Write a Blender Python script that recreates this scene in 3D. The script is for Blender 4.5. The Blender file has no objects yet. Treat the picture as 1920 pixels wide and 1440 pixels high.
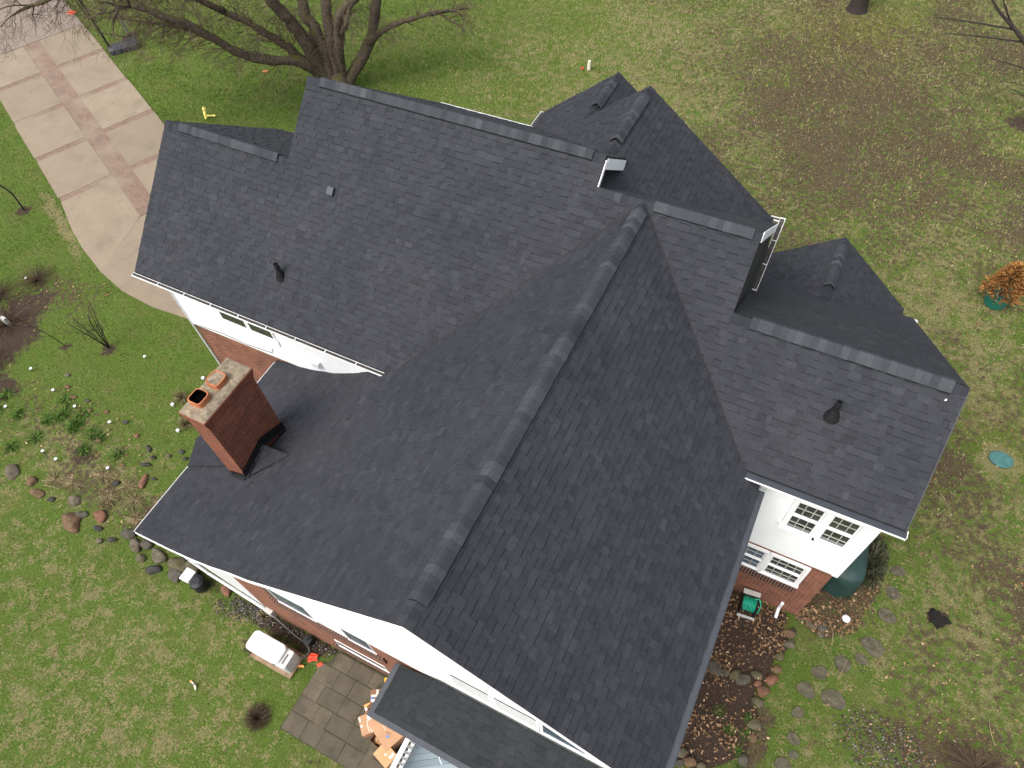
import bpy, bmesh, math, random
import numpy as np
from mathutils import Vector, Matrix, noise as mnoise
PI = math.pi
D = bpy.data
scene = bpy.context.scene
C = scene.collection
random.seed(7)
rng = np.random.default_rng(7)

# ------------------------------------------------------------------ camera
CAM = Vector((3.01462, -1.59742, 19.24477))
yaw, pitch, roll = 0.53884, -0.96485, -0.09114
fw = Vector((-math.sin(yaw), math.cos(yaw), 0)); rt = Vector((math.cos(yaw), math.sin(yaw), 0)); up = Vector((0, 0, 1))
F = fw * math.cos(pitch) + up * math.sin(pitch)
U = -fw * math.sin(pitch) + up * math.cos(pitch)
R = rt * math.cos(roll) + U * math.sin(roll)
U = -rt * math.sin(roll) + U * math.cos(roll)
cd = D.cameras.new('camera'); cam = D.objects.new('camera', cd); C.objects.link(cam)
cd.sensor_width = 36; cd.lens = 1333.9 / 1920 * 36
cd.clip_start = 0.1; cd.clip_end = 2000
cam.matrix_world = Matrix(((R.x, U.x, -F.x, CAM.x), (R.y, U.y, -F.y, CAM.y), (R.z, U.z, -F.z, CAM.z), (0, 0, 0, 1)))
scene.camera = cam

# ------------------------------------------------------------------ light: overcast sky, soft high sun
SUN_EL, SUN_AZ = math.radians(58), math.radians(200)      # azimuth clockwise from +Y
w = D.worlds.new('World'); scene.world = w; w.use_nodes = True
nt = w.node_tree
bg = nt.nodes['Background']
sky = nt.nodes.new('ShaderNodeTexSky'); sky.sky_type = 'NISHITA'; sky.sun_disc = False
sky.sun_elevation = SUN_EL; sky.sun_rotation = SUN_AZ
sky.air_density = 1.0; sky.dust_density = 4.0; sky.ozone_density = 0.6
hs = nt.nodes.new('ShaderNodeHueSaturation'); hs.inputs['Saturation'].default_value = 0.42
nt.links.new(sky.outputs[0], hs.inputs['Color']); nt.links.new(hs.outputs[0], bg.inputs['Color'])
bg.inputs['Strength'].default_value = 0.15
sd = D.lights.new('sun', 'SUN'); sun = D.objects.new('sun', sd); C.objects.link(sun)
sd.energy = 1.35; sd.angle = math.radians(38); sd.color = (1, 0.97, 0.93)
sdir = Vector((math.sin(SUN_AZ) * math.cos(SUN_EL), math.cos(SUN_AZ) * math.cos(SUN_EL), math.sin(SUN_EL)))
sun.rotation_euler = sdir.to_track_quat('Z', 'Y').to_euler()
scene.view_settings.view_transform = 'Standard'; scene.view_settings.look = 'None'
scene.view_settings.exposure = 0.95; scene.view_settings.gamma = 1

# ------------------------------------------------------------------ materials
MATS = {}
class N:
    def __init__(s, name, rough=0.85, spec=0.25):
        m = D.materials.new(name); m.use_nodes = True; s.m = m; s.t = m.node_tree
        s.b = s.t.nodes['Principled BSDF']; s.b.inputs['Roughness'].default_value = rough
        s.b.inputs['Specular IOR Level'].default_value = spec
        MATS[name] = m
    def n(s, typ, **kw):
        x = s.t.nodes.new(typ)
        for k, v in kw.items():
            if k in x.inputs: x.inputs[k].default_value = v
            else: setattr(x, k, v)
        return x
    def l(s, a, b): s.t.links.new(a, b)
    def pos(s): return s.n('ShaderNodeNewGeometry').outputs['Position']
    def uv(s): return s.n('ShaderNodeUVMap', uv_map='UVMap').outputs[0]
    def noise(s, scale, detail=4, vec=None, rough=0.6, dist=0):
        x = s.n('ShaderNodeTexNoise', Scale=scale, Detail=detail, Roughness=rough, Distortion=dist)
        s.l(vec or s.pos(), x.inputs['Vector']); return x.outputs['Fac']
    def attr(s, name): return s.n('ShaderNodeAttribute', attribute_name=name)
    def math(s, op, a, b=None, clamp=False):
        x = s.n('ShaderNodeMath', operation=op, use_clamp=clamp)
        for i, v in enumerate((a, b)):
            if v is None: continue
            if isinstance(v, (int, float)): x.inputs[i].default_value = v
            else: s.l(v, x.inputs[i])
        return x.outputs[0]
    def ramp(s, fac, stops):
        x = s.n('ShaderNodeValToRGB'); e = x.color_ramp.elements
        while len(e) < len(stops): e.new(0.5)
        for i, (p, c) in enumerate(stops): e[i].position = p; e[i].color = (*c, 1)
        s.l(fac, x.inputs[0]); return x.outputs[0]
    def step(s, fac, a, b):
        x = s.n('ShaderNodeMapRange', interpolation_type='SMOOTHSTEP'); s.l(fac, x.inputs[0])
        x.inputs[1].default_value = a; x.inputs[2].default_value = b; return x.outputs[0]
    def mix(s, fac, a, b, mode='MIX'):
        x = s.n('ShaderNodeMix', data_type='RGBA', blend_type=mode)
        if isinstance(fac, (int, float)): x.inputs[0].default_value = fac
        else: s.l(fac, x.inputs[0])
        for i, v in ((6, a), (7, b)):
            if isinstance(v, tuple): x.inputs[i].default_value = (*v, 1)
            else: s.l(v, x.inputs[i])
        return x.outputs[2]
    def out(s, col, h=None, strength=0.5, dist=0.02):
        if isinstance(col, tuple): s.b.inputs['Base Color'].default_value = (*col, 1)
        else: s.l(col, s.b.inputs['Base Color'])
        if h is not None:
            bp = s.n('ShaderNodeBump', Strength=strength, Distance=dist); s.l(h, bp.inputs['Height']); s.l(bp.outputs[0], s.b.inputs['Normal'])
        return s.m

def simple(name, col, rough=0.7, var=0.12, scale=6, bump=0.15, bscale=60, spec=0.3, metal=0, bdist=0.01):
    k = N(name, rough, spec); k.b.inputs['Metallic'].default_value = metal
    lo = tuple(c * (1 - var) for c in col); hi = tuple(min(1, c * (1 + var)) for c in col)
    c = k.ramp(k.noise(scale, 6), [(0.3, lo), (0.7, hi)])
    return k.out(c, k.noise(bscale, 3), bump, bdist)

def m_shingle(name, a, b, c3):
    k = N(name, 0.9, 0.18)
    t = k.attr('tone').outputs['Fac']
    col = k.ramp(t, [(0.0, a), (0.55, b), (1.0, c3)])
    big = k.ramp(k.noise(0.45, 4), [(0.3, (0.86, 0.87, 0.9)), (0.7, (1.1, 1.09, 1.06))])
    col = k.mix(1.0, col, big, 'MULTIPLY')
    gr = k.noise(170, 2)
    col = k.mix(1.0, col, k.ramp(gr, [(0.3, (0.62, 0.62, 0.62)), (0.72, (1.38, 1.38, 1.4))]), 'MULTIPLY')
    col = k.mix(1.0, col, k.ramp(k.noise(22, 4), [(0.3, (0.86, 0.86, 0.86)), (0.7, (1.12, 1.12, 1.12))]), 'MULTIPLY')
    return k.out(col, gr, 0.35, 0.004)
m_shingle('shingle', (0.0125, 0.0133, 0.016), (0.0345, 0.0362, 0.0420), (0.057, 0.059, 0.065))
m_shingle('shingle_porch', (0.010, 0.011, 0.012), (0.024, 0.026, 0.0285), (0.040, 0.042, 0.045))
m_shingle('shingle_cap', (0.029, 0.032, 0.037), (0.044, 0.048, 0.054), (0.064, 0.069, 0.074))
m_shingle('shingle_plain', (0.016, 0.0175, 0.021), (0.031, 0.033, 0.039), (0.046, 0.048, 0.055))
simple('underlay', (0.022, 0.022, 0.025), 0.9)
simple('vent_black', (0.008, 0.008, 0.009), 0.7)

def m_brick(name, c1, c2, mortar, scale=1.0):
    k = N(name, 0.9, 0.2)
    v = k.uv()
    x = k.n('ShaderNodeTexBrick'); k.l(v, x.inputs['Vector'])
    x.inputs['Scale'].default_value = 1; x.inputs['Brick Width'].default_value = 0.205; x.inputs['Row Height'].default_value = 0.068
    x.inputs['Mortar Size'].default_value = 0.0065; x.inputs['Mortar Smooth'].default_value = 0.2; x.inputs['Bias'].default_value = 0.0
    x.inputs['Color1'].default_value = (*c1, 1); x.inputs['Color2'].default_value = (*c2, 1); x.inputs['Mortar'].default_value = (*mortar, 1)
    col = k.mix(1.0, x.outputs['Color'], k.ramp(k.noise(2.2, 6), [(0.3, (0.72, 0.72, 0.74)), (0.7, (1.2, 1.16, 1.12))]), 'MULTIPLY')
    col = k.mix(1.0, col, k.ramp(k.noise(26, 4), [(0.3, (0.8, 0.8, 0.8)), (0.7, (1.15, 1.15, 1.15))]), 'MULTIPLY')
    h = k.math('ADD', k.math('MULTIPLY', x.outputs['Fac'], -1.0), k.math('MULTIPLY', k.noise(60, 3), 0.35))
    return k.out(col, h, 0.7, 0.008)
m_brick('brick', (0.24, 0.085, 0.048), (0.155, 0.056, 0.036), (0.30, 0.215, 0.165))
m_brick('chimney_brick', (0.25, 0.076, 0.042), (0.165, 0.052, 0.032), (0.24, 0.165, 0.12))
def m_solder():
    k = N('soldier_brick', 0.9, 0.2)
    x = k.n('ShaderNodeTexBrick', offset=0.0); k.l(k.uv(), x.inputs['Vector'])
    x.inputs['Scale'].default_value = 1; x.inputs['Brick Width'].default_value = 0.075; x.inputs['Row Height'].default_value = 0.4
    x.inputs['Mortar Size'].default_value = 0.006
    x.inputs['Color1'].default_value = (0.10, 0.036, 0.026, 1); x.inputs['Color2'].default_value = (0.055, 0.028, 0.024, 1); x.inputs['Mortar'].default_value = (0.33, 0.26, 0.21, 1)
    k.out(x.outputs['Color'], k.math('MULTIPLY', x.outputs['Fac'], -1.0), 0.6, 0.008)
m_solder()
def m_white():
    k = N('white_siding', 0.55, 0.35)
    c = k.ramp(k.noise(1.4, 6), [(0.25, (0.74, 0.75, 0.76)), (0.7, (0.82, 0.82, 0.82))])
    c = k.mix(k.math('MULTIPLY', k.step(k.noise(9, 6), 0.6, 0.8), 0.25), c, (0.6, 0.6, 0.58))
    k.out(c, k.noise(40, 3), 0.08, 0.004)
m_white()
simple('white_paint', (0.80, 0.80, 0.80), 0.45, 0.04, 4, 0.05)
simple('white_trim_worn', (0.62, 0.63, 0.63), 0.5, 0.12, 7, 0.1)
simple('muntin', (0.42, 0.43, 0.38), 0.5, 0.08)
simple('dark_gable', (0.030, 0.029, 0.030), 0.9, 0.3)  # near-black colour of the two exposed gable ends
simple('gutter_dark', (0.040, 0.045, 0.054), 0.45, 0.15, 5, 0.05, spec=0.4)
simple('gutter_grime', (0.05, 0.045, 0.038), 0.95, 0.5, 14, 0.5, 40)
simple('mortar_cap', (0.20, 0.16, 0.11), 0.95, 0.5, 9, 0.7, 45)
simple('terracotta', (0.40, 0.14, 0.06), 0.85, 0.3, 9, 0.3)
simple('soot_shade', (0.002, 0.002, 0.002), 1.0, 0.3, spec=0.0)
simple('flashing', (0.010, 0.010, 0.012), 0.5, 0.2, spec=0.4)
simple('steel_grey', (0.22, 0.23, 0.24), 0.45, 0.15, metal=0.5)
simple('plastic_black', (0.015, 0.016, 0.018), 0.5, 0.2)
simple('plastic_dark', (0.028, 0.033, 0.042), 0.45, 0.25, 9)
def m_glass(name, tint, rough=0.06):
    k = N(name, rough, 0.6)
    c = k.ramp(k.noise(3.5, 5), [(0.3, tuple(x * 0.35 for x in tint)), (0.7, tint)])
    k.b.inputs['Coat Weight'].default_value = 0.6; k.b.inputs['Coat Roughness'].default_value = 0.03
    return k.out(c)
m_glass('glass_dark', (0.055, 0.062, 0.06)); m_glass('glass_blue', (0.085, 0.135, 0.19), 0.45)
simple('bark', (0.075, 0.056, 0.042), 0.95, 0.4, 5, 0.9, 22, bdist=0.03)
def m_barkmoss():
    k = N('bark_moss', 0.95, 0.1)
    c = k.ramp(k.noise(9, 8), [(0.3, (0.045, 0.034, 0.026)), (0.7, (0.13, 0.10, 0.078))])
    nz = k.n('ShaderNodeSeparateXYZ'); k.l(k.n('ShaderNodeNewGeometry').outputs['Normal'], nz.inputs[0])
    f = k.math('MULTIPLY', k.step(nz.outputs['Z'], 0.15, 0.8), k.step(k.noise(3.5, 6), 0.4, 0.6))
    c = k.mix(k.math('MULTIPLY', f, 0.9), c, (0.085, 0.088, 0.020))
    k.out(c, k.noise(24, 6), 1.0, 0.04)
m_barkmoss()
simple('bark_dark', (0.028, 0.022, 0.019), 0.95, 0.3, 8, 0.6, 30)
simple('twig', (0.100, 0.074, 0.048), 0.9, 0.3, 6, 0.2)
simple('twig_dark', (0.05, 0.036, 0.03), 0.9, 0.3, 6, 0.2)
def m_toned(name, cols, rough=0.9):
    k = N(name, rough, 0.15)
    c = k.ramp(k.attr('tone').outputs['Fac'], [(i / (len(cols) - 1), c) for i, c in enumerate(cols)])
    return k.out(k.mix(1.0, c, k.ramp(k.noise(30, 3), [(0.3, (0.8, 0.8, 0.8)), (0.7, (1.2, 1.2, 1.2))]), 'MULTIPLY'))
m_toned('grass_blades', [(0.038, 0.080, 0.013), (0.098, 0.150, 0.026), (0.180, 0.215, 0.052), (0.225, 0.220, 0.078), (0.28, 0.245, 0.120), (0.34, 0.29, 0.17), (0.20, 0.155, 0.092), (0.068, 0.052, 0.033)])
m_toned('leaf', [(0.05, 0.028, 0.016), (0.11, 0.06, 0.032), (0.20, 0.115, 0.06), (0.30, 0.185, 0.10), (0.42, 0.30, 0.19)])
m_toned('orange_foliage', [(0.10, 0.04, 0.012), (0.22, 0.095, 0.028), (0.33, 0.16, 0.05), (0.42, 0.24, 0.09)])
m_toned('shrub_dark', [(0.038, 0.025, 0.017), (0.088, 0.060, 0.040), (0.16, 0.115, 0.075)])
m_toned('straw_clump', [(0.10, 0.078, 0.038), (0.20, 0.16, 0.085), (0.30, 0.245, 0.14)])
m_toned('green_clump', [(0.028, 0.062, 0.010), (0.06, 0.115, 0.02), (0.11, 0.17, 0.04)])
m_toned('evergreen', [(0.02, 0.026, 0.012), (0.05, 0.056, 0.028), (0.12, 0.115, 0.07)])
m_toned('pebble', [(0.03, 0.028, 0.024), (0.075, 0.066, 0.055), (0.15, 0.135, 0.115), (0.34, 0.32, 0.29)])
def m_rock():
    k = N('rock', 0.92, 0.15)
    c = k.ramp(k.attr('tone').outputs['Fac'], [(i / 4, q) for i, q in enumerate([(0.032, 0.032, 0.036), (0.075, 0.069, 0.058), (0.125, 0.106, 0.082), (0.095, 0.086, 0.048), (0.18, 0.09, 0.06)])])
    c = k.mix(1.0, c, k.ramp(k.noise(7, 7, rough=.7), [(0.28, (0.5, 0.5, 0.48)), (0.72, (1.3, 1.28, 1.25))]), 'MULTIPLY')
    c = k.mix(k.math('MULTIPLY', k.step(k.noise(5, 5), .52, .68), .6), c, (0.055, 0.058, 0.022))
    k.out(c, k.noise(28, 6), .7, .02)
m_rock()
def m_ground():
    k = N('lawn', 0.95, 0.08)
    a = k.attr('cover'); sp = k.n('ShaderNodeSeparateColor'); k.l(a.outputs['Color'], sp.inputs[0])
    straw, leaf, dirt = sp.outputs[0], sp.outputs[1], sp.outputs[2]
    moss = a.outputs['Alpha']
    n0 = k.noise(1.1, 5); n1 = k.noise(6, 6); n2 = k.noise(22, 6, rough=0.7); n3 = k.noise(75, 3)
    g = k.ramp(n2, [(0.25, (0.040, 0.075, 0.013)), (0.5, (0.085, 0.132, 0.023)), (0.75, (0.145, 0.190, 0.044))])
    g = k.mix(k.step(n0, 0.45, 0.7), g, k.ramp(n2, [(0.3, (0.065, 0.092, 0.018)), (0.7, (0.155, 0.17, 0.05))]))
    s = k.ramp(n2, [(0.28, (0.095, 0.095, 0.036)), (0.5, (0.185, 0.170, 0.072)), (0.75, (0.30, 0.26, 0.14))])
    def cov(x, nn, wv=0.9): return k.step(k.math('ADD', x, k.math('MULTIPLY', k.math('SUBTRACT', nn, 0.5), wv)), 0.35, 0.65)
    nm = k.math('ADD', k.math('MULTIPLY', k.noise(2.4, 4), .5), k.math('MULTIPLY', k.noise(11, 6, rough=0.7), .5))
    c = k.mix(cov(k.math('SUBTRACT', straw, .04), nm, 3.2), g, s)
    c = k.mix(k.math('MULTIPLY', moss, 0.8), c, k.ramp(n2, [(0.3, (0.07, 0.075, 0.012)), (0.7, (0.16, 0.15, 0.03))]))
    lf = k.ramp(k.noise(26, 5, rough=0.7), [(0.3, (0.045, 0.034, 0.020)), (0.55, (0.10, 0.076, 0.045)), (0.75, (0.21, 0.165, 0.10))])
    c = k.mix(cov(leaf, k.noise(5.5, 6, rough=0.75), 3.0), c, lf)
    dr = k.ramp(n2, [(0.3, (0.030, 0.020, 0.015)), (0.6, (0.075, 0.052, 0.038)), (0.8, (0.14, 0.10, 0.075))])
    c = k.mix(cov(dirt, n1, 1.2), c, dr)
    c = k.mix(1.0, c, k.ramp(n3, [(0.25, (0.6, 0.6, 0.6)), (0.75, (1.38, 1.38, 1.38))]), 'MULTIPLY')
    k.out(c, k.math('ADD', n2, k.math('MULTIPLY', n3, 0.7)), 0.9, 0.05)
m_ground()
def m_conc(name, c1, c2, stain, sc=1.0):
    k = N(name, 0.9, 0.2)
    t = k.attr('tone').outputs['Fac']
    c = k.ramp(k.noise(1.1 * sc, 7), [(0.25, c1), (0.75, c2)])
    c = k.mix(k.math('MULTIPLY', t, 0.55), c, stain)
    c = k.mix(k.math('MULTIPLY', k.step(k.noise(0.8 * sc, 7, rough=0.7), 0.46, 0.72), 0.8), c, stain)
    c = k.mix(k.math('MULTIPLY', k.step(k.noise(3.1 * sc, 6, rough=0.75), 0.55, 0.75), 0.45), c, tuple(q * .62 for q in stain))
    c = k.mix(1.0, c, k.ramp(k.noise(40, 4), [(0.3, (0.88, 0.88, 0.88)), (0.7, (1.1, 1.1, 1.1))]), 'MULTIPLY')
    k.out(c, k.noise(70, 3), 0.2, 0.006)
m_conc('driveway_concrete', (0.225, 0.178, 0.125), (0.275, 0.222, 0.162), (0.175, 0.14, 0.10))
m_conc('old_concrete', (0.20, 0.155, 0.125), (0.25, 0.20, 0.165), (0.155, 0.125, 0.10))
m_conc('patio_slab', (0.085, 0.070, 0.049), (0.150, 0.125, 0.088), (0.048, 0.044, 0.031), 2.2)
def m_paver():
    k = N('brick_paver', 0.9, 0.2)
    x = k.n('ShaderNodeTexBrick'); k.l(k.pos(), x.inputs['Vector'])
    mp = k.n('ShaderNodeMapping'); mp.inputs['Rotation'].default_value = (0, 0, 0.452); k.l(k.pos(), mp.inputs[0]); k.l(mp.outputs[0], x.inputs['Vector'])
    x.inputs['Scale'].default_value = 1; x.inputs['Brick Width'].default_value = 0.22; x.inputs['Row Height'].default_value = 0.11; x.inputs['Mortar Size'].default_value = 0.008
    x.inputs['Color1'].default_value = (0.20, 0.125, 0.095, 1); x.inputs['Color2'].default_value = (0.145, 0.10, 0.075, 1); x.inputs['Mortar'].default_value = (0.18, 0.14, 0.105, 1)
    c = k.mix(k.step(k.noise(0.55, 6), 0.42, 0.7), x.outputs['Color'], (0.225, 0.175, 0.13))
    k.out(c, x.outputs['Fac'], -0.4, 0.006)
m_paver()
simple('patio_joint', (0.05, 0.052, 0.026), 0.95, 0.5, 12, 0.5)
def m_deck():
    k = N('deck_board', 0.6, 0.35)
    c = k.ramp(k.attr('tone').outputs['Fac'], [(0, (0.17, 0.22, 0.245)), (1, (0.24, 0.30, 0.325))])
    k.out(c, k.noise(30, 4), 0.1, 0.004)
m_deck()
simple('cardboard', (0.42, 0.245, 0.14), 0.85, 0.10, 5, 0.05)
simple('cardboard_dark', (0.20, 0.105, 0.06), 0.85, 0.15, 5, 0.05)
simple('cardboard_tan', (0.47, 0.29, 0.15), 0.85, 0.1, 5, 0.05)
simple('tape', (0.55, 0.48, 0.40), 0.4, 0.1)
simple('paper_white', (0.75, 0.76, 0.78), 0.7, 0.05)
simple('paper_blue', (0.10, 0.20, 0.50), 0.7, 0.1)
simple('print_dark', (0.05, 0.04, 0.035), 0.7, 0.05)
simple('yellow_orange', (0.80, 0.40, 0.02), 0.6, 0.08)
simple('orange_plastic', (0.80, 0.34, 0.10), 0.5, 0.08)
simple('red_fabric', (0.72, 0.085, 0.045), 0.8, 0.25, 14)
simple('yellow_toy', (0.72, 0.62, 0.16), 0.5, 0.1)
simple('cream_plastic', (0.66, 0.60, 0.48), 0.5, 0.06)
simple('brown_dull', (0.22, 0.12, 0.10), 0.7, 0.1)
simple('generator_white', (0.80, 0.80, 0.78), 0.4, 0.03, 3, 0.03)
simple('generator_grey', (0.50, 0.51, 0.49), 0.45, 0.05, 4, 0.04)
simple('generator_vent', (0.09, 0.09, 0.095), 0.6)
simple('wood_pad', (0.22, 0.15, 0.095), 0.9, 0.3, 8, 0.4)
simple('tarp_green', (0.014, 0.040, 0.034), 0.55, 0.25, 4, 0.25, 9, spec=0.4)
simple('pot_green', (0.015, 0.15, 0.11), 0.4, 0.1)
simple('lid_green', (0.045, 0.125, 0.115), 0.7, 0.22, 8, 0.3)
simple('hose_green', (0.02, 0.42, 0.26), 0.4, 0.15)
simple('plastic_grey', (0.42, 0.41, 0.38), 0.5, 0.1)
simple('soil_black', (0.012, 0.010, 0.009), 0.95, 0.4, 14, 1.0, 30, bdist=0.05)
simple('stalk', (0.26, 0.19, 0.11), 0.9, 0.3)
simple('mulch', (0.045, 0.026, 0.019), 0.95, 0.55, 16, 1.0, 40, bdist=0.05)
simple('stepping_stone', (0.078, 0.070, 0.046), 0.95, 0.45, 7, 0.6, 35)
simple('red_flag', (0.65, 0.03, 0.02), 0.6)
simple('metal_white', (0.72, 0.73, 0.74), 0.4, 0.05)
simple('cable', (0.12, 0.125, 0.12), 0.5, 0.1)
simple('chip_brick', (0.42, 0.16, 0.07), 0.9, 0.2)

# ------------------------------------------------------------------ mesh builder
class MB:
    def __init__(s): s.v = []; s.f = []; s.t = []; s.mi = []
    def face(s, pts, tone=0.5, mi=0):
        i = len(s.v); s.v += [tuple(p) for p in pts]; s.f.append(tuple(range(i, i + len(pts)))); s.t.append(tone); s.mi.append(mi)
    def mesh(s, vs, fs, tone=0.5, mi=0):
        i = len(s.v); s.v += [tuple(p) for p in vs]
        for f in fs: s.f.append(tuple(i + j for j in f)); s.t.append(tone); s.mi.append(mi)
    def box(s, a, b, tone=0.5, mi=0, M=None):
        x0, y0, z0 = a; x1, y1, z1 = b
        vs = [Vector(p) for p in ((x0, y0, z0), (x1, y0, z0), (x1, y1, z0), (x0, y1, z0), (x0, y0, z1), (x1, y0, z1), (x1, y1, z1), (x0, y1, z1))]
        if M is not None: vs = [M @ p for p in vs]
        s.mesh(vs, ((3, 2, 1, 0), (4, 5, 6, 7), (0, 1, 5, 4), (1, 2, 6, 5), (2, 3, 7, 6), (3, 0, 4, 7)), tone, mi)
    def bar(s, p, q, wx, wz, tone=0.5, mi=0, upv=(0, 0, 1)):
        p, q = Vector(p), Vector(q); d = (q - p); L = d.length; d.normalize()
        u = Vector(upv); x = d.cross(u)
        if x.length < 1e-4: x = d.cross(Vector((1, 0, 0)))
        x.normalize(); z = x.cross(d)
        M = Matrix(((d.x, x.x, z.x, p.x), (d.y, x.y, z.y, p.y), (d.z, x.z, z.z, p.z), (0, 0, 0, 1)))
        s.box((0, -wx / 2, -wz / 2), (L, wx / 2, wz / 2), tone, mi, M)
    def tube(s, pts, rad, n=6, tone=0.5, mi=0, cap=True):
        pts = [Vector(p) for p in pts]; rings = []
        if isinstance(rad, (int, float)): rad = [rad] * len(pts)
        ref = None
        base = len(s.v)
        for i, p in enumerate(pts):
            d = (pts[min(i + 1, len(pts) - 1)] - pts[max(i - 1, 0)])
            if d.length < 1e-9: d = Vector((0, 0, 1))
            d.normalize()
            if ref is None:
                ref = Vector((0, 0, 1)) if abs(d.z) < 0.9 else Vector((1, 0, 0))
            x = d.cross(ref); x = x.normalized() if x.length > 1e-6 else d.orthogonal().normalized(); y = d.cross(x); ref = x.cross(d)
            for j in range(n):
                a = 2 * PI * j / n; s.v.append(tuple(p + (x * math.cos(a) + y * math.sin(a)) * rad[i]))
        for i in range(len(pts) - 1):
            for j in range(n):
                a = base + i * n + j; b = base + i * n + (j + 1) % n
                s.f.append((a, b, b + n, a + n)); s.t.append(tone); s.mi.append(mi)
        if cap and n > 3:
            s.f.append(tuple(base + j for j in range(n))[::-1]); s.t.append(tone); s.mi.append(mi)
            e = base + (len(pts) - 1) * n
            s.f.append(tuple(e + j for j in range(n))); s.t.append(tone); s.mi.append(mi)
    def lathe(s, c, prof, n=20, tone=0.5, mi=0, sx=1, sy=1):
        base = len(s.v); c = Vector(c)
        for r, z in prof:
            for j in range(n):
                a = 2 * PI * j / n; s.v.append((c.x + r * math.cos(a) * sx, c.y + r * math.sin(a) * sy, c.z + z))
        for i in range(len(prof) - 1):
            for j in range(n):
                a = base + i * n + j; b = base + i * n + (j + 1) % n
                s.f.append((a, b, b + n, a + n)); s.t.append(tone); s.mi.append(mi)
        if prof[0][0] > 1e-4: s.f.append(tuple(base + j for j in range(n))[::-1]); s.t.append(tone); s.mi.append(mi)
        if prof[-1][0] > 1e-4:
            e = base + (len(prof) - 1) * n; s.f.append(tuple(e + j for j in range(n))); s.t.append(tone); s.mi.append(mi)
    def prism(s, poly, z0, z1, tone=0.5, mi=0):
        n = len(poly); a = sum(poly[i][0] * poly[(i + 1) % n][1] - poly[(i + 1) % n][0] * poly[i][1] for i in range(n))
        if a < 0: poly = poly[::-1]
        vs = [(x, y, z0) for x, y in poly] + [(x, y, z1) for x, y in poly]
        s.mesh(vs, [tuple(range(n))[::-1], tuple(range(n, 2 * n))] + [(i, (i + 1) % n, n + (i + 1) % n, n + i) for i in range(n)], tone, mi)
    def build(s, name, mats, parent=None, smooth=False, bevel=0, loc=None):
        me = D.meshes.new(name)
        off = Vector(loc) if loc is not None else Vector((0, 0, 0))
        me.from_pydata([(x - off.x, y - off.y, z - off.z) for x, y, z in s.v], [], s.f)
        if isinstance(mats, str): mats = [mats]
        for m in mats: me.materials.append(MATS[m])
        me.polygons.foreach_set('material_index', s.mi)
        at = me.attributes.new('tone', 'FLOAT', 'FACE'); at.data.foreach_set('value', s.t)
        uvl = me.uv_layers.new(name='UVMap'); uv = np.zeros(len(me.loops) * 2, np.float32)
        k = 0
        for p in me.polygons:
            nx, ny, nz = p.normal
            h = math.hypot(nx, ny)
            for li in p.loop_indices:
                q = s.v[me.loops[li].vertex_index]
                if h < 0.5: uv[2 * li] = q[0]; uv[2 * li + 1] = q[1]
                else: uv[2 * li] = (q[0] * -ny + q[1] * nx) / h; uv[2 * li + 1] = q[2]
        uvl.data.foreach_set('uv', uv)
        if smooth: me.polygons.foreach_set('use_smooth', [True] * len(me.polygons))
        me.update()
        o = D.objects.new(name, me); C.objects.link(o)
        if loc is not None: o.location = loc
        if bevel:
            b = o.modifiers.new('bevel', 'BEVEL'); b.width = bevel; b.segments = 2; b.limit_method = 'ANGLE'
        if parent is not None: setpar(o, parent)
        return o
BASE = {}
def setpar(o, p):
    o.parent = p
    w_ = BASE.get(p.name, Vector((0, 0, 0)))
    o.location = Vector(o.location) - w_
    BASE[o.name] = w_ + Vector(o.location)
def tag(o, label=None, cat=None, group=None, kind=None):
    if label: o['label'] = label
    if cat: o['category'] = cat
    if group: o['group'] = group
    if kind: o['kind'] = kind
    return o
def thing(name, loc, label, cat, group=None):
    o = D.objects.new(name, None); o.empty_display_size = 0.2; C.objects.link(o); o.location = loc
    BASE[o.name] = Vector(loc)
    return tag(o, label, cat, group)
def solo(mb, name, mats, loc, label, cat, group=None, **kw):
    o = mb.build(name, mats, None, loc=loc, **kw); BASE[o.name] = Vector(loc)
    return tag(o, label, cat, group)

# clip a 2-D polygon by  s*(p[ax]-v) >= 0
def clip(poly, ax, v, s):
    out = []
    n = len(poly)
    for i in range(n):
        a, b = poly[i], poly[(i + 1) % n]
        da, db = s * (a[ax] - v), s * (b[ax] - v)
        if da >= 0: out.append(a)
        if (da >= 0) != (db >= 0):
            t = da / (da - db); out.append((a[0] + (b[0] - a[0]) * t, a[1] + (b[1] - a[1]) * t))
    return out
def area(p): return 0.5 * abs(sum(p[i][0] * p[(i + 1) % len(p)][1] - p[(i + 1) % len(p)][0] * p[i][1] for i in range(len(p))))

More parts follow.
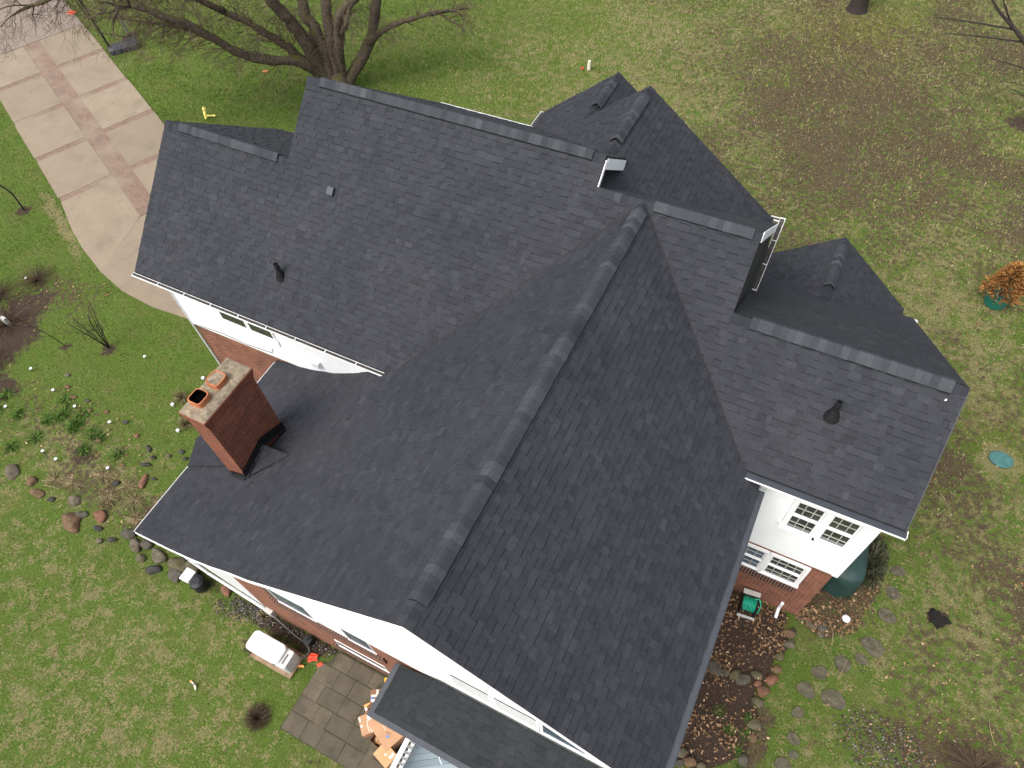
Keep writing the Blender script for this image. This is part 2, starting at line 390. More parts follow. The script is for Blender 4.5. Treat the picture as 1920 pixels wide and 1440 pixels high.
def courses(mb, poly3, upd, e=0.143, tabs=(0.09, 0.26), lo=0.003, hi=0.014, origin=None, seed=0, tr=None, hip=0.5):
    """overlapping stepped courses of tabs over a planar convex polygon; upd = direction up the slope"""
    P = [Vector(p) for p in poly3]
    v = Vector(upd).normalized()
    nrm = (P[1] - P[0]).cross(P[2] - P[0]).normalized()
    if nrm.dot(Vector(tr) if tr else Vector((0, 0, 1))) < 0: nrm = -nrm
    v = (v - nrm * v.dot(nrm)).normalized(); u = v.cross(nrm)
    O = Vector(origin) if origin is not None else P[0]
    q = [((p - O).dot(u), (p - O).dot(v)) for p in P]
    k0 = math.floor(min(b for a, b in q) / e); k1 = math.ceil(max(b for a, b in q) / e)
    for k in range(k0, k1):
        strip = clip(clip(q, 1, k * e, 1), 1, (k + 1) * e, -1)
        if len(strip) < 3 or area(strip) < 1e-5: continue
        r = random.Random(k * 7919 + seed)
        umin = min(a for a, b in strip); umax = max(a for a, b in strip)
        x = -60 + r.random() * 0.3; cur = r.random()
        raised = r.random() < 0.5
        while x < umax:
            wd = r.uniform(*tabs); x2 = x + wd
            raised = (not raised) if r.random() < 0.8 else raised
            tone = min(1, max(0.12, r.gauss(0.5, 0.066) + (0.1 if r.random() < .03 else 0))); h = hi if raised else lo
            h += r.uniform(-0.001, 0.002)
            if x2 > umin:
                t = clip(clip(strip, 0, x, 1), 0, x2, -1)
                if len(t) >= 3 and area(t) > 1e-5:
                    top = []; bot = []
                    for a, b in t:
                        hh = 0.001 + h * (1 - 0.85 * (b / e - k)); p = O + u * a + v * b
                        top.append(p + nrm * hh); bot.append(p - nrm * 0.004)
                    n = len(t)
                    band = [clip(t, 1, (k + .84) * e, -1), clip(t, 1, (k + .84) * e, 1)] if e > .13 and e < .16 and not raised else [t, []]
                    for bi, tt in enumerate(band):       # darker granule band with butt shade painted in, at the head of low tabs
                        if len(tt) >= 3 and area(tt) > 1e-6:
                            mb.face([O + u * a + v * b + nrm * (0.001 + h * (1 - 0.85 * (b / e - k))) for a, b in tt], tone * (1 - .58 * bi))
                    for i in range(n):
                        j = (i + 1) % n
                        if (Vector(t[i]) - Vector(t[j])).length > 1e-4: mb.face((bot[i], bot[j], top[j], top[i]), 0.04 if abs(t[i][1] - k * e) < 1e-4 and abs(t[j][1] - k * e) < 1e-4 else tone * .85)  # dark butt edge: bare mat with the course's shadow line painted in
            x = x2
    return nrm

# ------------------------------------------------------------------ the house
house = thing('house', (0, 0, 0), 'large two-storey house with new charcoal shingle roofs, white upper walls and red brick below', 'house')
S, YC_, ZC = 0.899, 9.2, 9.56
zP = lambda y: ZC + S * (y - YC_)                    # the long front slope shared by four wings
ZA, SL, SR = 9.55, 0.80, 0.809
yeB, yeD = 5.33, 5.977
xvB = (zP(yeB) - ZA) / SL; xvD = (ZA - zP(yeD)) / SR
yA = YC_ - (ZC - ZA) / S
XL = [-8.41, -7.2, -6.35, -5.6, -4.9, -4.2]          # bell-cast eave of the left slope
ZL = [4.24, 4.53, 4.86, 5.29, 5.80, ZA - SL * 4.2]
XL2 = XL + [0.0]; ZL2 = ZL + [ZA]
def zleft(x): return float(np.interp(x, XL2, ZL2))
def pl(f, pts): return [(x, y, f(x, y)) for x, y in pts]
fP = lambda x, y: zP(y)
yB1, yB2, yD = 9.676, 8.252, 8.034
zB1, zB2, zD = zP(yB1), zP(yB2), zP(yD)
xl1, xr1, xl2, xCr, xDr = -8.452, -1.036, -12.31, 2.348, 6.572
def slab(mb, poly3, th=0.14):
    n = len(poly3); P = [Vector(p) - Vector((0, 0, 0.006)) for p in poly3]; Q = [p - Vector((0, 0, th)) for p in P]
    nn = (P[1] - P[0]).cross(P[2] - P[0])
    if nn.z < 0: P.reverse(); Q.reverse()
    mb.mesh(P + Q, [tuple(range(n)), tuple(range(n, 2 * n))[::-1]] + [(i, n + i, n + (i + 1) % n, (i + 1) % n) for i in range(n)], 0.2, 1)
def roof(name, pieces, upd, origin, seed):
    mb = MB()
    for p in pieces:
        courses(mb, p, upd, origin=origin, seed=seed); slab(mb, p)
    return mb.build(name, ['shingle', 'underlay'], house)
# front slope
def xval(y, sgn): return (sgn * (ZA - zP(y)) / (SR if sgn > 0 else SL))
yv1 = YC_ + ((ZA + SL * xr1) - ZC) / S               # valley at x = xr1
yv2 = YC_ + ((ZA - SR * xCr) - ZC) / S
front = roof('roof', [
    pl(fP, [(xl2, yeB), (xl1, yeB), (xl1, yB2), (xl2, yB2)]),
    pl(fP, [(xl1, yeB), (xvB, yeB), (xr1, yv1), (xr1, yB1), (xl1, yB1)]),
    pl(fP, [(xr1, yv1), (0, yA), (0, YC_), (xr1, YC_)]),
    pl(fP, [(0, yA), (xCr, yv2), (xCr, YC_), (0, YC_)]),
    pl(fP, [(xvD, yeD), (xDr, yeD), (xDr, yD), (xCr, yD), (xCr, yv2)])], (0, 1, S), (0, yeB, zP(yeB)), 11)
# main gable
rightA = roof('roof', [[(0, 0, ZA), (3.964, 0, ZA - SR * 3.964), (3.964, yeD + 0.05, ZA - SR * 3.964), (xvD, yeD, zP(yeD)), (0, yA, ZA)]], (-1, 0, SR), (3.964, 0, ZA - SR * 3.964), 23)
mbA = MB()
yW = 5.40
lp = [[(-4.2, 0, zleft(-4.2)), (0, 0, ZA), (0, yA, ZA), (xvB, yeB, zP(yeB)), (-4.2, yeB + 0.05, zleft(-4.2))]]
for i in range(len(XL) - 1):
    lp.append([(XL[i], 0, ZL[i]), (XL[i + 1], 0, ZL[i + 1]), (XL[i + 1], yW, ZL[i + 1]), (XL[i], yW, ZL[i])])
vbase = 0
for i, p in enumerate(lp):
    a = Vector(p[1]) - Vector(p[0])
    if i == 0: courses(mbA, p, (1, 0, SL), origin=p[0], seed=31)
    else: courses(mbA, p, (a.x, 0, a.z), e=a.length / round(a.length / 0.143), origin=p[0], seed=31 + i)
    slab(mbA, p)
# low skirt of roof round the chimney, running out past the eave
sk = [[(-7.41, 2.16, 4.49), (-8.39, 1.84, 4.255), (-8.93, 2.62, 4.02), (-7.41, 2.62, 4.48)],
      [(-7.41, 2.62, 4.48), (-8.93, 2.62, 4.02), (-8.93, 3.3, 4.02), (-7.41, 3.3, 4.48)],
      [(-7.41, 3.3, 4.48), (-8.93, 3.3, 4.02), (-8.39, 4.05, 4.255), (-7.41, 3.8, 4.49)]]
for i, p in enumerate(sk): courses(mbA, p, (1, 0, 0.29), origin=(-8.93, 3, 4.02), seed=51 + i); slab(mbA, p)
leftA = mbA.build('roof', ['shingle', 'underlay'], house)
# back slopes
sB = (zB1 - 6.16) / (14.729 - yB1)
fB = lambda x, y: zB1 - sB * (y - yB1)
yBe = yB1 + (zB1 - 9.181) / sB
backB = roof('roof', [pl(fB, [(xl1, yB1), (xr1, yB1), (xr1, yBe + 0.25), (-1.409, yBe), (-5.225, 14.729), (xl1, 14.729)])], (0, -1, sB), (0, 14.729, 6.16), 61)
fB2 = lambda x, y: zB2 - 0.74 * (y - yB2)
backB2 = roof('roof', [pl(fB2, [(xl2, yB2), (xl1, yB2), (xl1, 11.7), (xl2, 11.7)])], (0, -1, .74), (0, 11.7, fB2(0, 11.7)), 62)
xE, zE, sE, yE = -1.409, 9.181, 0.792, 13.468
fEr = lambda x, y: zE - sE * (x - xE)
fEl = lambda x, y: zE + sE * (x - xE)
rightE = roof('roof', [pl(fEr, [(xE, 9.7), (2.222, 9.7), (2.222, 13.468), (xE, 13.468)])], (-1, 0, sE), (2.222, 10, fEr(2.222, 0)), 63)
xF, yF, xFl, yFe = -2.955, 15.578, -5.225, 14.729
yb_ = yB1 + (zB1 - fEl(xF, 0)) / sB
leftE = roof('roof', [pl(fEl, [(xE, yBe), (xE, yE), (xF, yE), (xF, yb_)]), pl(fEl, [(xF, yb_), (xF, yF), (xFl, yF), (xFl, yFe)])], (1, 0, sE), (xFl, 12, fEl(xFl, 0)), 64)
zF = fEl(xF, 0)
rightF = roof('roof', [pl(lambda x, y: zF - sE * (x - xF), [(xF, yE), (-0.72, yE), (-0.72, yF), (xF, yF)])], (-1, 0, sE), (-0.72, 14, zF - sE * 2.235), 65)
fC = lambda x, y: ZC - 0.788 * (y - YC_)
backC = roof('roof', [pl(fC, [(xr1 + .02, YC_), (xCr, YC_), (xCr, 13.44), (xr1 + .02, 13.44)])], (0, -1, .788), (0, 13.47, fC(0, 13.47)), 66)
fD = lambda x, y: zD - 0.794 * (y - yD)
backD = roof('roof', [pl(fD, [(xCr, yD), (xDr, yD), (xDr, 14.43), (xCr, 14.43)])], (0, -1, .794), (0, 14.43, fD(0, 14.43)), 67)
xG, zG = 4.15, 4.62
gl = roof('roof', [[(xG, 12.6, zG), (xG, 15.5, zG), (2.3, 15.5, zG - 1.39), (2.3, 12.0, zG - 1.39)]], (1, 0, .75), (2.3, 12, zG - 1.39), 68)
gr = roof('roof', [[(xG, 12.6, zG), (6.45, 12.6, zG - 1.98), (6.45, 15.5, zG - 1.98), (xG, 15.5, zG)]], (-1, 0, .86), (6.45, 12, zG - 1.98), 69)

def ridge_cap(parent, p, q, d1, d2, vented=True, seed=1, width=0.162, step=0.14):
    """folded cap shingles lapped along a ridge, over a black vent strip; d1/d2 are the downhill unit vectors"""
    r = random.Random(seed); p, q = Vector(p), Vector(q); d = (q - p); L = d.length; d.normalize()
    d1, d2 = Vector(d1).normalized(), Vector(d2).normalized()
    n1 = d.cross(d1); n1 = n1 if n1.z > 0 else -n1
    n2 = d.cross(d2); n2 = n2 if n2.z > 0 else -n2
    lift = 0.06 if vented else 0.012
    mb = MB(); upz = Vector((0, 0, 1))
    def prof(pt, h, w_):
        base = pt + upz * (h * 0.55)
        return [base + d1 * w_ + n1 * h * .5 - upz * h * .1, base + d1 * w_ * .5 + n1 * h * .55, base + d1 * w_ * .16 + n1 * h * .6, base + (n1 + n2).normalized() * h * .62, base + d2 * w_ * .16 + n2 * h * .6, base + d2 * w_ * .5 + n2 * h * .55, base + d2 * w_ + n2 * h * .5 - upz * h * .1]
    k = int(L / step)
    for i in range(k + 1):
        a = p + d * min(L, i * step); b = p + d * min(L, (i + 1) * step + 0.02)
        if (b - a).length < 0.03: continue
        w_ = width + r.uniform(-.004, .004)
        A = prof(a, lift + 0.008, w_); B = prof(b, lift + 0.001, w_)
        tone = min(1, max(0, r.gauss(.5, .2)))
        for j in range(6): mb.face((A[j], B[j], B[j + 1], A[j + 1]) if True else 0, tone)
        A2 = [x - upz * .014 for x in A]
        for j in range(6): mb.face((A2[j], A[j], A[j + 1], A2[j + 1]), tone * .6)
        B2 = [x - upz * .012 for x in B]
        mb.face((A2[0], B2[0], B[0], A[0]), tone * .5); mb.face((A[6], B[6], B2[6], A2[6]), tone * .5)
    if vented:
        for dd, nn in ((d1, n1), (d2, n2)):
            x0, x1 = p + dd * (width * 1.07), q + dd * (width * 1.07)
            y0, y1 = p + dd * .02, q + dd * .02
            h = upz * (lift * .45)
            mb.face((x0, x1, x1 + h, x0 + h), .3, 1); mb.face((y0 + h, y1 + h, x1 + h, x0 + h), .3, 1)
            mb.face((x0, x0 + h, y0 + h, y0), .3, 1); mb.face((x1, y1, y1 + h, x1 + h), .3, 1)
    return mb.build('ridge_cap', ['shingle_cap' if vented else 'shingle_plain', 'vent_black'], parent)
dnF, dnB = (0, -1, -S), (0, 1, -.77)
ridge_cap(front, (-8.05, yB1, zB1), (-1.3, yB1, zB1), dnF, dnB, seed=1)
ridge_cap(front, (xl1, yB1, zB1), (-8.05, yB1, zB1), dnF, dnB, False, 2); ridge_cap(front, (-1.3, yB1, zB1), (xr1, yB1, zB1), dnF, dnB, False, 3)
ridge_cap(front, (-11.8, yB2, zB2), (-8.72, yB2, zB2), dnF, dnB, seed=4)
ridge_cap(front, (xl2, yB2, zB2), (-11.8, yB2, zB2), dnF, dnB, False, 5); ridge_cap(front, (-8.72, yB2, zB2), (xl1, yB2, zB2), dnF, dnB, False, 6)
ridge_cap(front, (0.22, YC_, ZC), (2.2, YC_, ZC), dnF, dnB, seed=7)
ridge_cap(front, (xr1, YC_, ZC), (0.22, YC_, ZC), dnF, dnB, False, 8); ridge_cap(front, (2.2, YC_, ZC), (xCr, YC_, ZC), dnF, dnB, False, 9)
ridge_cap(front, (2.72, yD, zD), (6.32, yD, zD), dnF, dnB, seed=10, width=.19)
ridge_cap(front, (xCr, yD, zD), (2.72, yD, zD), dnF, dnB, False, 12); ridge_cap(front, (6.32, yD, zD), (xDr, yD, zD), dnF, dnB, False, 13)
ridge_cap(rightA, (0, .36, ZA), (0, 8.95, ZA), (-1, 0, -SL), (1, 0, -SR), seed=14, width=.18)
ridge_cap(rightA, (0, 0, ZA), (0, .36, ZA), (-1, 0, -SL), (1, 0, -SR), False, 15); ridge_cap(rightA, (0, 8.95, ZA), (0, 9.25, ZA), (-1, 0, -SL), (1, 0, -SR), False, 16)
ridge_cap(rightE, (xE, 11.25, zE), (xE, 13.05, zE), (-1, 0, -sE), (1, 0, -sE), seed=17)
ridge_cap(rightE, (xE, 10.4, zE), (xE, 11.25, zE), (-1, 0, -sE), (1, 0, -sE), False, 18); ridge_cap(rightE, (xE, 13.05, zE), (xE, yE, zE), (-1, 0, -sE), (1, 0, -sE), False, 19)
ridge_cap(rightF, (xF, 13.95, zF), (xF, 15.2, zF), (-1, 0, -sE), (1, 0, -sE), seed=20)
ridge_cap(rightF, (xF, 13.4, zF), (xF, 13.95, zF), (-1, 0, -sE), (1, 0, -sE), False, 21); ridge_cap(rightF, (xF, 15.2, zF), (xF, yF, zF), (-1, 0, -sE), (1, 0, -sE), False, 22)
ridge_cap(gr, (xG, 13.5, zG), (xG, 15.15, zG), (-1, 0, -.75), (1, 0, -.86), seed=24)
ridge_cap(gr, (xG, 12.8, zG), (xG, 13.5, zG), (-1, 0, -.75), (1, 0, -.86), False, 25); ridge_cap(gr, (xG, 15.15, zG), (xG, 15.5, zG), (-1, 0, -.75), (1, 0, -.86), False, 26)

for p, q in (((xvB, yeB, zP(yeB)), (0, yA, ZA)), ((xvD, yeD, zP(yeD)), (0, yA, ZA))):
    mb = MB(); p_, q_ = Vector(p), Vector(q); q_ = p_.lerp(q_, .97); p_ = p_.lerp(q_, .01)
    mb.bar(p_ + Vector((0, 0, .012)), q_ + Vector((0, 0, .012)), .032, .012); mb.build('valley_cut_shadow', 'underlay', front)  # dark strip added for the shadow line at the valley's cut edge
# ---- walls
def wall(name, polyxz, plane, axis, th, mats, out=-1, mi=None):
    """vertical wall from an outline; axis 1: plane is y (outline x,z); axis 0: plane is x (outline y,z)"""
    mb = MB(); n = len(polyxz)
    def P(a, z, o): return (a, plane + o, z) if axis == 1 else (plane + o, a, z)
    f = [P(a, z, 0) for a, z in polyxz]; b = [P(a, z, -out * th) for a, z in polyxz]
    ar = sum(polyxz[i][0] * polyxz[(i + 1) % n][1] - polyxz[(i + 1) % n][0] * polyxz[i][1] for i in range(n))
    order = list(range(n)) if ((ar > 0) == ((axis == 1 and out < 0) or (axis == 0 and out > 0))) else list(range(n))[::-1]
    f = [f[i] for i in order]; b = [b[i] for i in order]
    mb.mesh(f + b, [tuple(range(n)), tuple(range(n, 2 * n))[::-1]] + [(i, n + i, n + (i + 1) % n, (i + 1) % n) for i in range(n)])
    return mb.build(name, mats, house)
def siding(polyxz, plane, axis, out, seed, e=0.12):
    mb = MB()
    P = [((a, plane, z) if axis == 1 else (plane, a, z)) for a, z in polyxz]
    nv = (0, out, 0) if axis == 1 else (out, 0, 0)
    courses(mb, P, (0, 0, 1), e=e, tabs=(2.2, 4), lo=.008, hi=.008, origin=(0, plane, 3.17) if axis == 1 else (plane, 0, 3.17), seed=seed, tr=nv)
    return mb.build('siding', 'white_siding', house)
YG = 0.30
BT = 3.86      # top of the brick on the gable front
# gable front: brick below, white above
wall('wall', [(-6.45, 0), (3.72, 0), (3.72, BT), (-6.45, BT)], YG, 1, .2, 'brick')
topl = [(-6.35, zleft(-6.35) - .17), (-5.6, zleft(-5.6) - .17), (-4.9, zleft(-4.9) - .17), (-4.2, zleft(-4.2) - .17), (0, ZA - .17), (3.72, ZA - SR * 3.72 - .17)]
wall('wall', [(-6.35, BT + .002), (3.72, BT + .002)] + topl[::-1], YG - .007, 1, .2, 'white_siding')
wall('wall', [(.5, 0), (5.4, 0), (5.4, 4.6), (.5, 4.6)], -6.45, 0, .2, 'brick', -1)
# white wing wall under the flared eave
wall('wing_wall', [(-8.28, 2.0), (-6.47, -.0), (-6.47, 3.4), (-7.6, 4.2), (-8.3, 4.0)], YG + .02, 1, .1, 'white_trim_worn')
# left wing front
wall('wall', [(-11.28, 0), (-6.4, 0), (-6.4, 4.4), (-11.28, 4.4)], 5.42, 1, .2, 'brick')
wall('wall', [(-11.37, 4.37), (-4.0, 4.5), (-4.0, 6.02), (-11.37, 6.02)], 5.38, 1, .2, 'white_siding')
wall('wall', [(5.6, 0), (11.5, 0), (11.5, 6.0), (yB2, zB2 - .2), (5.6, 6.0)], -11.37, 0, .2, 'white_siding', -1)
wall('wall', [(8.2, 6), (14.5, 6.0), (yB1, zB1 - .2), (8.2, 8.4)], xl1 + .25, 0, .2, 'white_siding', -1)
wall('wall', [(11.0, 0), (14.5, 0), (14.5, 6.1), (11.0, 6.1)], xl1 + .25, 0, .2, 'brick', -1)
wall('wall', [(xl1 + .3, 0), (-5.0, 0), (-5.0, 6.0), (xl1 + .3, 6.0)], 14.4, 1, .2, 'white_siding', 1)
# right wing
wall('wall', [(3.72, 0), (6.31, 0), (6.31, 3.17), (3.72, 3.17)], 6.33, 1, .2, 'brick')
wall('wall', [(3.5, 3.172), (6.35, 3.172), (6.35, 6.55), (3.5, 6.55)], 6.292, 1, .2, 'white_siding')
siding([(3.5, 3.172), (6.25, 3.172), (6.25, 6.4), (3.5, 6.4)], 6.286, 1, -1, 5)
wall('corner_board', [(6.25, 3.15), (6.385, 3.15), (6.385, 6.6), (6.25, 6.6)], 6.265, 1, .025, 'white_paint')
wall('wall', [(6.36, 3.172), (14.2, 3.172), (14.2, 3.4), (yD, zD - .2), (6.36, 6.7)], 6.36, 0, .2, 'white_siding', 1)
wall('wall', [(6.4, 0), (14.2, 0), (14.2, 3.17), (6.4, 3.17)], 6.31, 0, .2, 'brick', 1)
wall('wall', [(.5, 0), (6.3, 0), (6.3, 3.17), (.5, 3.17)], 3.70, 0, .2, 'brick', 1)
wall('wall', [(.5, 3.172), (6.3, 3.172), (6.3, 6.3), (.5, 6.3)], 3.74, 0, .2, 'white_siding', 1)
# dark gable ends that show above the lower roofs
wall('gable_wall', [(7.9, 7.4), (10.8, 5.7), (13.2, 5.7), (13.2, 6.2), (YC_, ZC - .2), (8.2, 8.45)], xCr - .025, 0, .12, 'dark_gable', 1)
wall('gable_wall', [(8.6, 8.2), (10.9, 8.2), (10.9, zB1 - 1.1), (yB1, zB1 - .2), (8.6, zP(8.6) - .2)], xr1 - .16, 0, .15, 'dark_gable', 1)
# backs
wall('wall', [(-1.2, 0), (2.0, 0), (2.0, 6.2), (xE, zE - .3), (-1.2, 6)], 13.25, 1, .2, 'white_siding', 1)
wall('wall', [(-5.05, 0), (-.9, 0), (-.9, 6.0), (xF, zF - .3), (-5.05, 6.0)], 15.35, 1, .2, 'white_siding', 1)
wall('wall', [(2.5, 0), (6.2, 0), (6.2, 2.6), (xG, zG - .3), (2.5, 3.0)], 15.25, 1, .2, 'brick', 1)
wall('wall', [(12.5, 0), (15.2, 0), (15.2, 2.6), (12.5, 2.6)], 6.2, 0, .2, 'brick', 1)
wall('wall', [(10.5, 0), (13.3, 0), (13.3, 6.1), (10.5, 6.1)], 2.2, 0, .2, 'white_siding', 1)

# ---- fascia and rake boards
def fascia(p, q, h=.10, mats='white_paint', w_=.02, dz=-.07):
    mb = MB(); p, q = Vector(p) + Vector((0, 0, dz)), Vector(q) + Vector((0, 0, dz)); mb.bar(p, q, w_, h)
    return mb.build('rake_board', mats, house)
fascia((-.02, -.017, ZA - .03), (3.96, -.017, ZA - SR * 3.964 - .03)); fascia((.02, -.017, ZA - .03), (-4.2, -.017, zleft(-4.2) - .03))
for i in range(len(XL) - 1): fascia((XL[i], -.017, ZL[i] - .03), (XL[i + 1], -.017, ZL[i + 1] - .03))
fascia((xr1 + .017, yB1, zB1 - .04), (xr1 + .017, YC_, ZC - .04)); fascia((xr1 + .02, yB1, zB1 - .08), (xr1 + .02, yBe + .1, fB(0, yBe + .1) - .08), .22, dz=-.11)
fascia((xCr + .017, YC_ + .05, ZC - .05), (xCr + .017, 13.4, fC(0, 13.4) - .05), .2)
fascia((xDr + .017, yD, zD - .05), (xDr + .017, yeD, zP(yeD) - .05), mats='gutter_dark'); fascia((xDr + .017, yD, zD - .05), (xDr + .017, 14.4, fD(0, 14.4) - .05), mats='gutter_dark')
fascia((xl2 - .017, yB2, zB2 - .05), (xl2 - .017, yeB, zP(yeB) - .05), mats='gutter_dark'); fascia((xl2 - .017, yB2, zB2 - .05), (xl2 - .017, 11.6, fB2(0, 11.6) - .05), mats='gutter_dark')
fascia((xl1 - .017, yB1, zB1 - .05), (xl1 - .017, yB2 + .05, zP(yB2 + .05) - .05), mats='gutter_dark'); fascia((xl1 - .017, yB1, zB1 - .05), (xl1 - .017, 14.6, fB(0, 14.6) - .05), mats='gutter_dark')

# ---- gutters
def gutter(p, q, outd, rim='white_paint', inside='gutter_grime', wd=.10, covered=False, zt=-.03, hang=True):
    p, q, o = Vector(p), Vector(q), Vector(outd).normalized(); upz = Vector((0, 0, 1))
    d = (q - p).normalized(); L = (q - p).length
    mb = MB(); z = upz * zt
    a, b = p + z, q + z; t = .007
    def board(off0, off1, h0, h1, mi): # box between offsets along o and heights
        vs = []
        for P_ in (a, b):
            vs += [P_ + o * off0 + upz * h0, P_ + o * off1 + upz * h0, P_ + o * off1 + upz * h1, P_ + o * off0 + upz * h1]
        mb.mesh(vs, ((0, 1, 2, 3), (7, 6, 5, 4), (0, 4, 5, 1), (1, 5, 6, 2), (2, 6, 7, 3), (3, 7, 4, 0)), .5, mi)
    board(0.0, t, -.045, 0, 0); board(wd - t, wd + .003, -.045, .006, 0); board(t + .001, wd - t - .001, -.045, -.038, 0)
    if covered: board(.005, wd - t - .002, -.012, -.002, 1)
    else: board(t + .002, wd - t - .002, -.036, -.016, 1)
    for P_ in (a, b):
        s_ = 1 if P_ is a else -1
        vs = [P_ + o * .0 - upz * .045 - d * s_ * .008, P_ + o * (wd + .005) - upz * .045 - d * s_ * .008, P_ + o * (wd + .005) + upz * .005 - d * s_ * .008, P_ - d * s_ * .008 + upz * .003]
        mb.mesh(vs + [v_ + d * s_ * .006 for v_ in vs], ((0, 1, 2, 3), (7, 6, 5, 4), (0, 4, 5, 1), (1, 5, 6, 2), (2, 6, 7, 3), (3, 7, 4, 0)), .5, 0)
    g = mb.build('gutter', [rim, inside], house)
    if hang and not covered:
        k = max(2, int(L / .85)); h0 = None
        for i in range(1, k):
            c = a + d * (L * i / k)
            if h0 is None:
                h = MB(); h.bar(c + upz * .004, c + o * wd + upz * .004, .022, .006); h0 = h.build('gutter_hanger', 'metal_white', g); c0 = c
            else:
                hh = h0.copy(); C.objects.link(hh); hh.parent = g; hh.location = h0.location + (c - c0)
    return g
gutter((-12.36, yeB - .01, zP(yeB) - .03), (xvB - .05, yeB - .01, zP(yeB) - .03), (0, -1, 0))
gutter((-8.415, 0.0, 4.22), (-8.415, 1.84, 4.22), (-1, 0, 0), wd=.07, hang=False); gutter((-8.415, 4.1, 4.22), (-8.415, 5.32, 4.22), (-1, 0, 0), wd=.07, hang=False)
gutter((xvD + .02, yeD - .01, zP(yeD) - .02), (xDr + .02, yeD - .01, zP(yeD) - .02), (0, -1, 0), 'gutter_dark', 'gutter_dark', .14, True)
mb = MB(); mb.bar((xvD + .02, yeD - .163, zP(yeD) - .06), (xDr + .02, yeD - .163, zP(yeD) - .06), .008, .05); mb.bar((xDr + .035, yeD - .15, zP(yeD) - .07), (xDr + .035, yeD, zP(yeD) - .07), .01, .13); mb.bar((xvD, yeD - .15, zP(yeD) - .07), (xvD, yeD + .03, zP(yeD) - .07), .01, .13)
mb.build('gutter_lip', 'white_paint', house)
gutter((3.97, 0, ZA - SR * 3.964 - .02), (3.97, 5.85, ZA - SR * 3.964 - .02), (1, 0, 0), 'gutter_dark', 'gutter_dark', .125, True)
gutter((xCr + .03, 10.93, 6.36), (xCr + .03, 13.58, 6.36), (1, 0, 0), wd=.125)
gutter((2.15, 13.47, 6.34), (xCr + .14, 13.47, 6.34), (0, 1, 0), wd=.11, hang=False)
gutter((xFl - .01, yFe, 6.15), (xFl - .01, yF, 6.15), (-1, 0, 0), wd=.11, hang=False)
gutter((xl1, 14.735, 6.13), (xFl, 14.735, 6.13), (0, 1, 0), wd=.11, hang=False)
# narrow pent strip at the foot of the dark gable
mb = MB(); pt = [(xCr - .02, 9.6, 6.75), (xCr + .05, 9.6, 6.37), (xCr + .05, 12.3, 6.37), (xCr - .02, 12.3, 6.75)]
slab(mb, pt, .05); mb.build('pent_roof', ['underlay', 'underlay'], house)

# ---- windows
def window(x0, x1, z0, z1, plane, cols=3, rows=2, glass='glass_dark', casing=.075, sillp=.10, mats='white_paint', proud=.035):
    """double-hung window facing -Y: casing, sill, two sashes with glazing bars, panes"""
    y = plane; mb = MB()
    mb.box((x0, y - proud, z0), (x0 + casing, y + .05, z1)); mb.box((x1 - casing, y - proud, z0), (x1, y + .05, z1))
    mb.box((x0 + casing + .001, y - proud - .002, z1 - casing), (x1 - casing - .001, y + .05, z1 + .002))
    fr = mb.build('window', mats, house)
    s_ = MB(); s_.box((x0 - .02, y - sillp, z0 - .045), (x1 + .02, y + .04, z0 + .01)); s_.build('sill', mats, fr)
    zi0, zi1 = z0 + .012, z1 - casing - .002; xi0, xi1 = x0 + casing + .002, x1 - casing - .002; zm = (zi0 + zi1) / 2
    for top in (True, False):
        a, b = (zm, zi1) if top else (zi0, zm - .002); yy = y + (.012 if top else -.012)
        f = MB(); r = .036
        f.box((xi0, yy - .012, a), (xi0 + r, yy + .012, b)); f.box((xi1 - r, yy - .012, a), (xi1, yy + .012, b))
        f.box((xi0 + r + .001, yy - .013, a), (xi1 - r - .001, yy + .011, a + r)); f.box((xi0 + r + .001, yy - .013, b - r), (xi1 - r - .001, yy + .011, b))
        for i in range(1, cols):
            x = xi0 + (xi1 - xi0) * i / cols; f.box((x - .008, yy - .008, a + r + .001), (x + .008, yy + .004, b - r - .001), mi=1)
        for i in range(1, rows):
            z = a + (b - a) * i / rows; f.box((xi0 + r + .001, yy - .0085, z - .007), (xi1 - r - .001, yy + .0035, z + .007), mi=1)
        f.build('sash', [mats, 'muntin'], fr)
        g = MB(); g.box((xi0 + r * .5, yy + .004 - .001, a + r * .5), (xi1 - r * .5, yy + .008, b - r * .5)); g.build('pane', glass, fr)
    return fr
YR = 6.286
window(4.73, 5.44, 4.60, 5.88, YR - .036); window(5.425, 6.13, 4.60, 5.88, YR - .038)
window(4.90, 5.84, 1.86, 2.98, 6.305, 4, 2, sillp=.07); window(3.95, 4.92, 1.86, 2.98, 6.307, 4, 2, 'glass_blue', sillp=.05)
mb = MB(); mb.box((3.85, 6.322, 1.26), (5.88, 6.34, 1.66)); mb.build('soldier_course', 'soldier_brick', house)
# gable front windows, nearly flush with the wall
def flat_window(x0, x1, z0, z1, glass, cols=1, fw_=.03, y=YG):
    f = MB()
    f.box((x0, y - .013, z0), (x0 + fw_, y + .02, z1)); f.box((x1 - fw_, y - .013, z0), (x1, y + .02, z1)); f.box((x0 + fw_, y - .0135, z1 - fw_), (x1 - fw_, y + .02, z1 - .001))
    fr = f.build('window', 'white_paint', house)
    s_ = MB(); s_.box((x0 - .02, y - .024, z0 - .03), (x1 + .02, y + .02, z0 + .012)); s_.build('sill', 'white_paint', fr)
    for i in range(cols):
        a_, b_ = x0 + fw_ + (x1 - x0 - 2 * fw_) * i / cols, x0 + fw_ + (x1 - x0 - 2 * fw_) * (i + 1) / cols
        p = MB(); p.box((a_ + (.02 if i else 0), y - .010, z0 + .014), (b_, y + .01, z1 - fw_ - .002)); p.build('pane', glass, fr)
    return fr
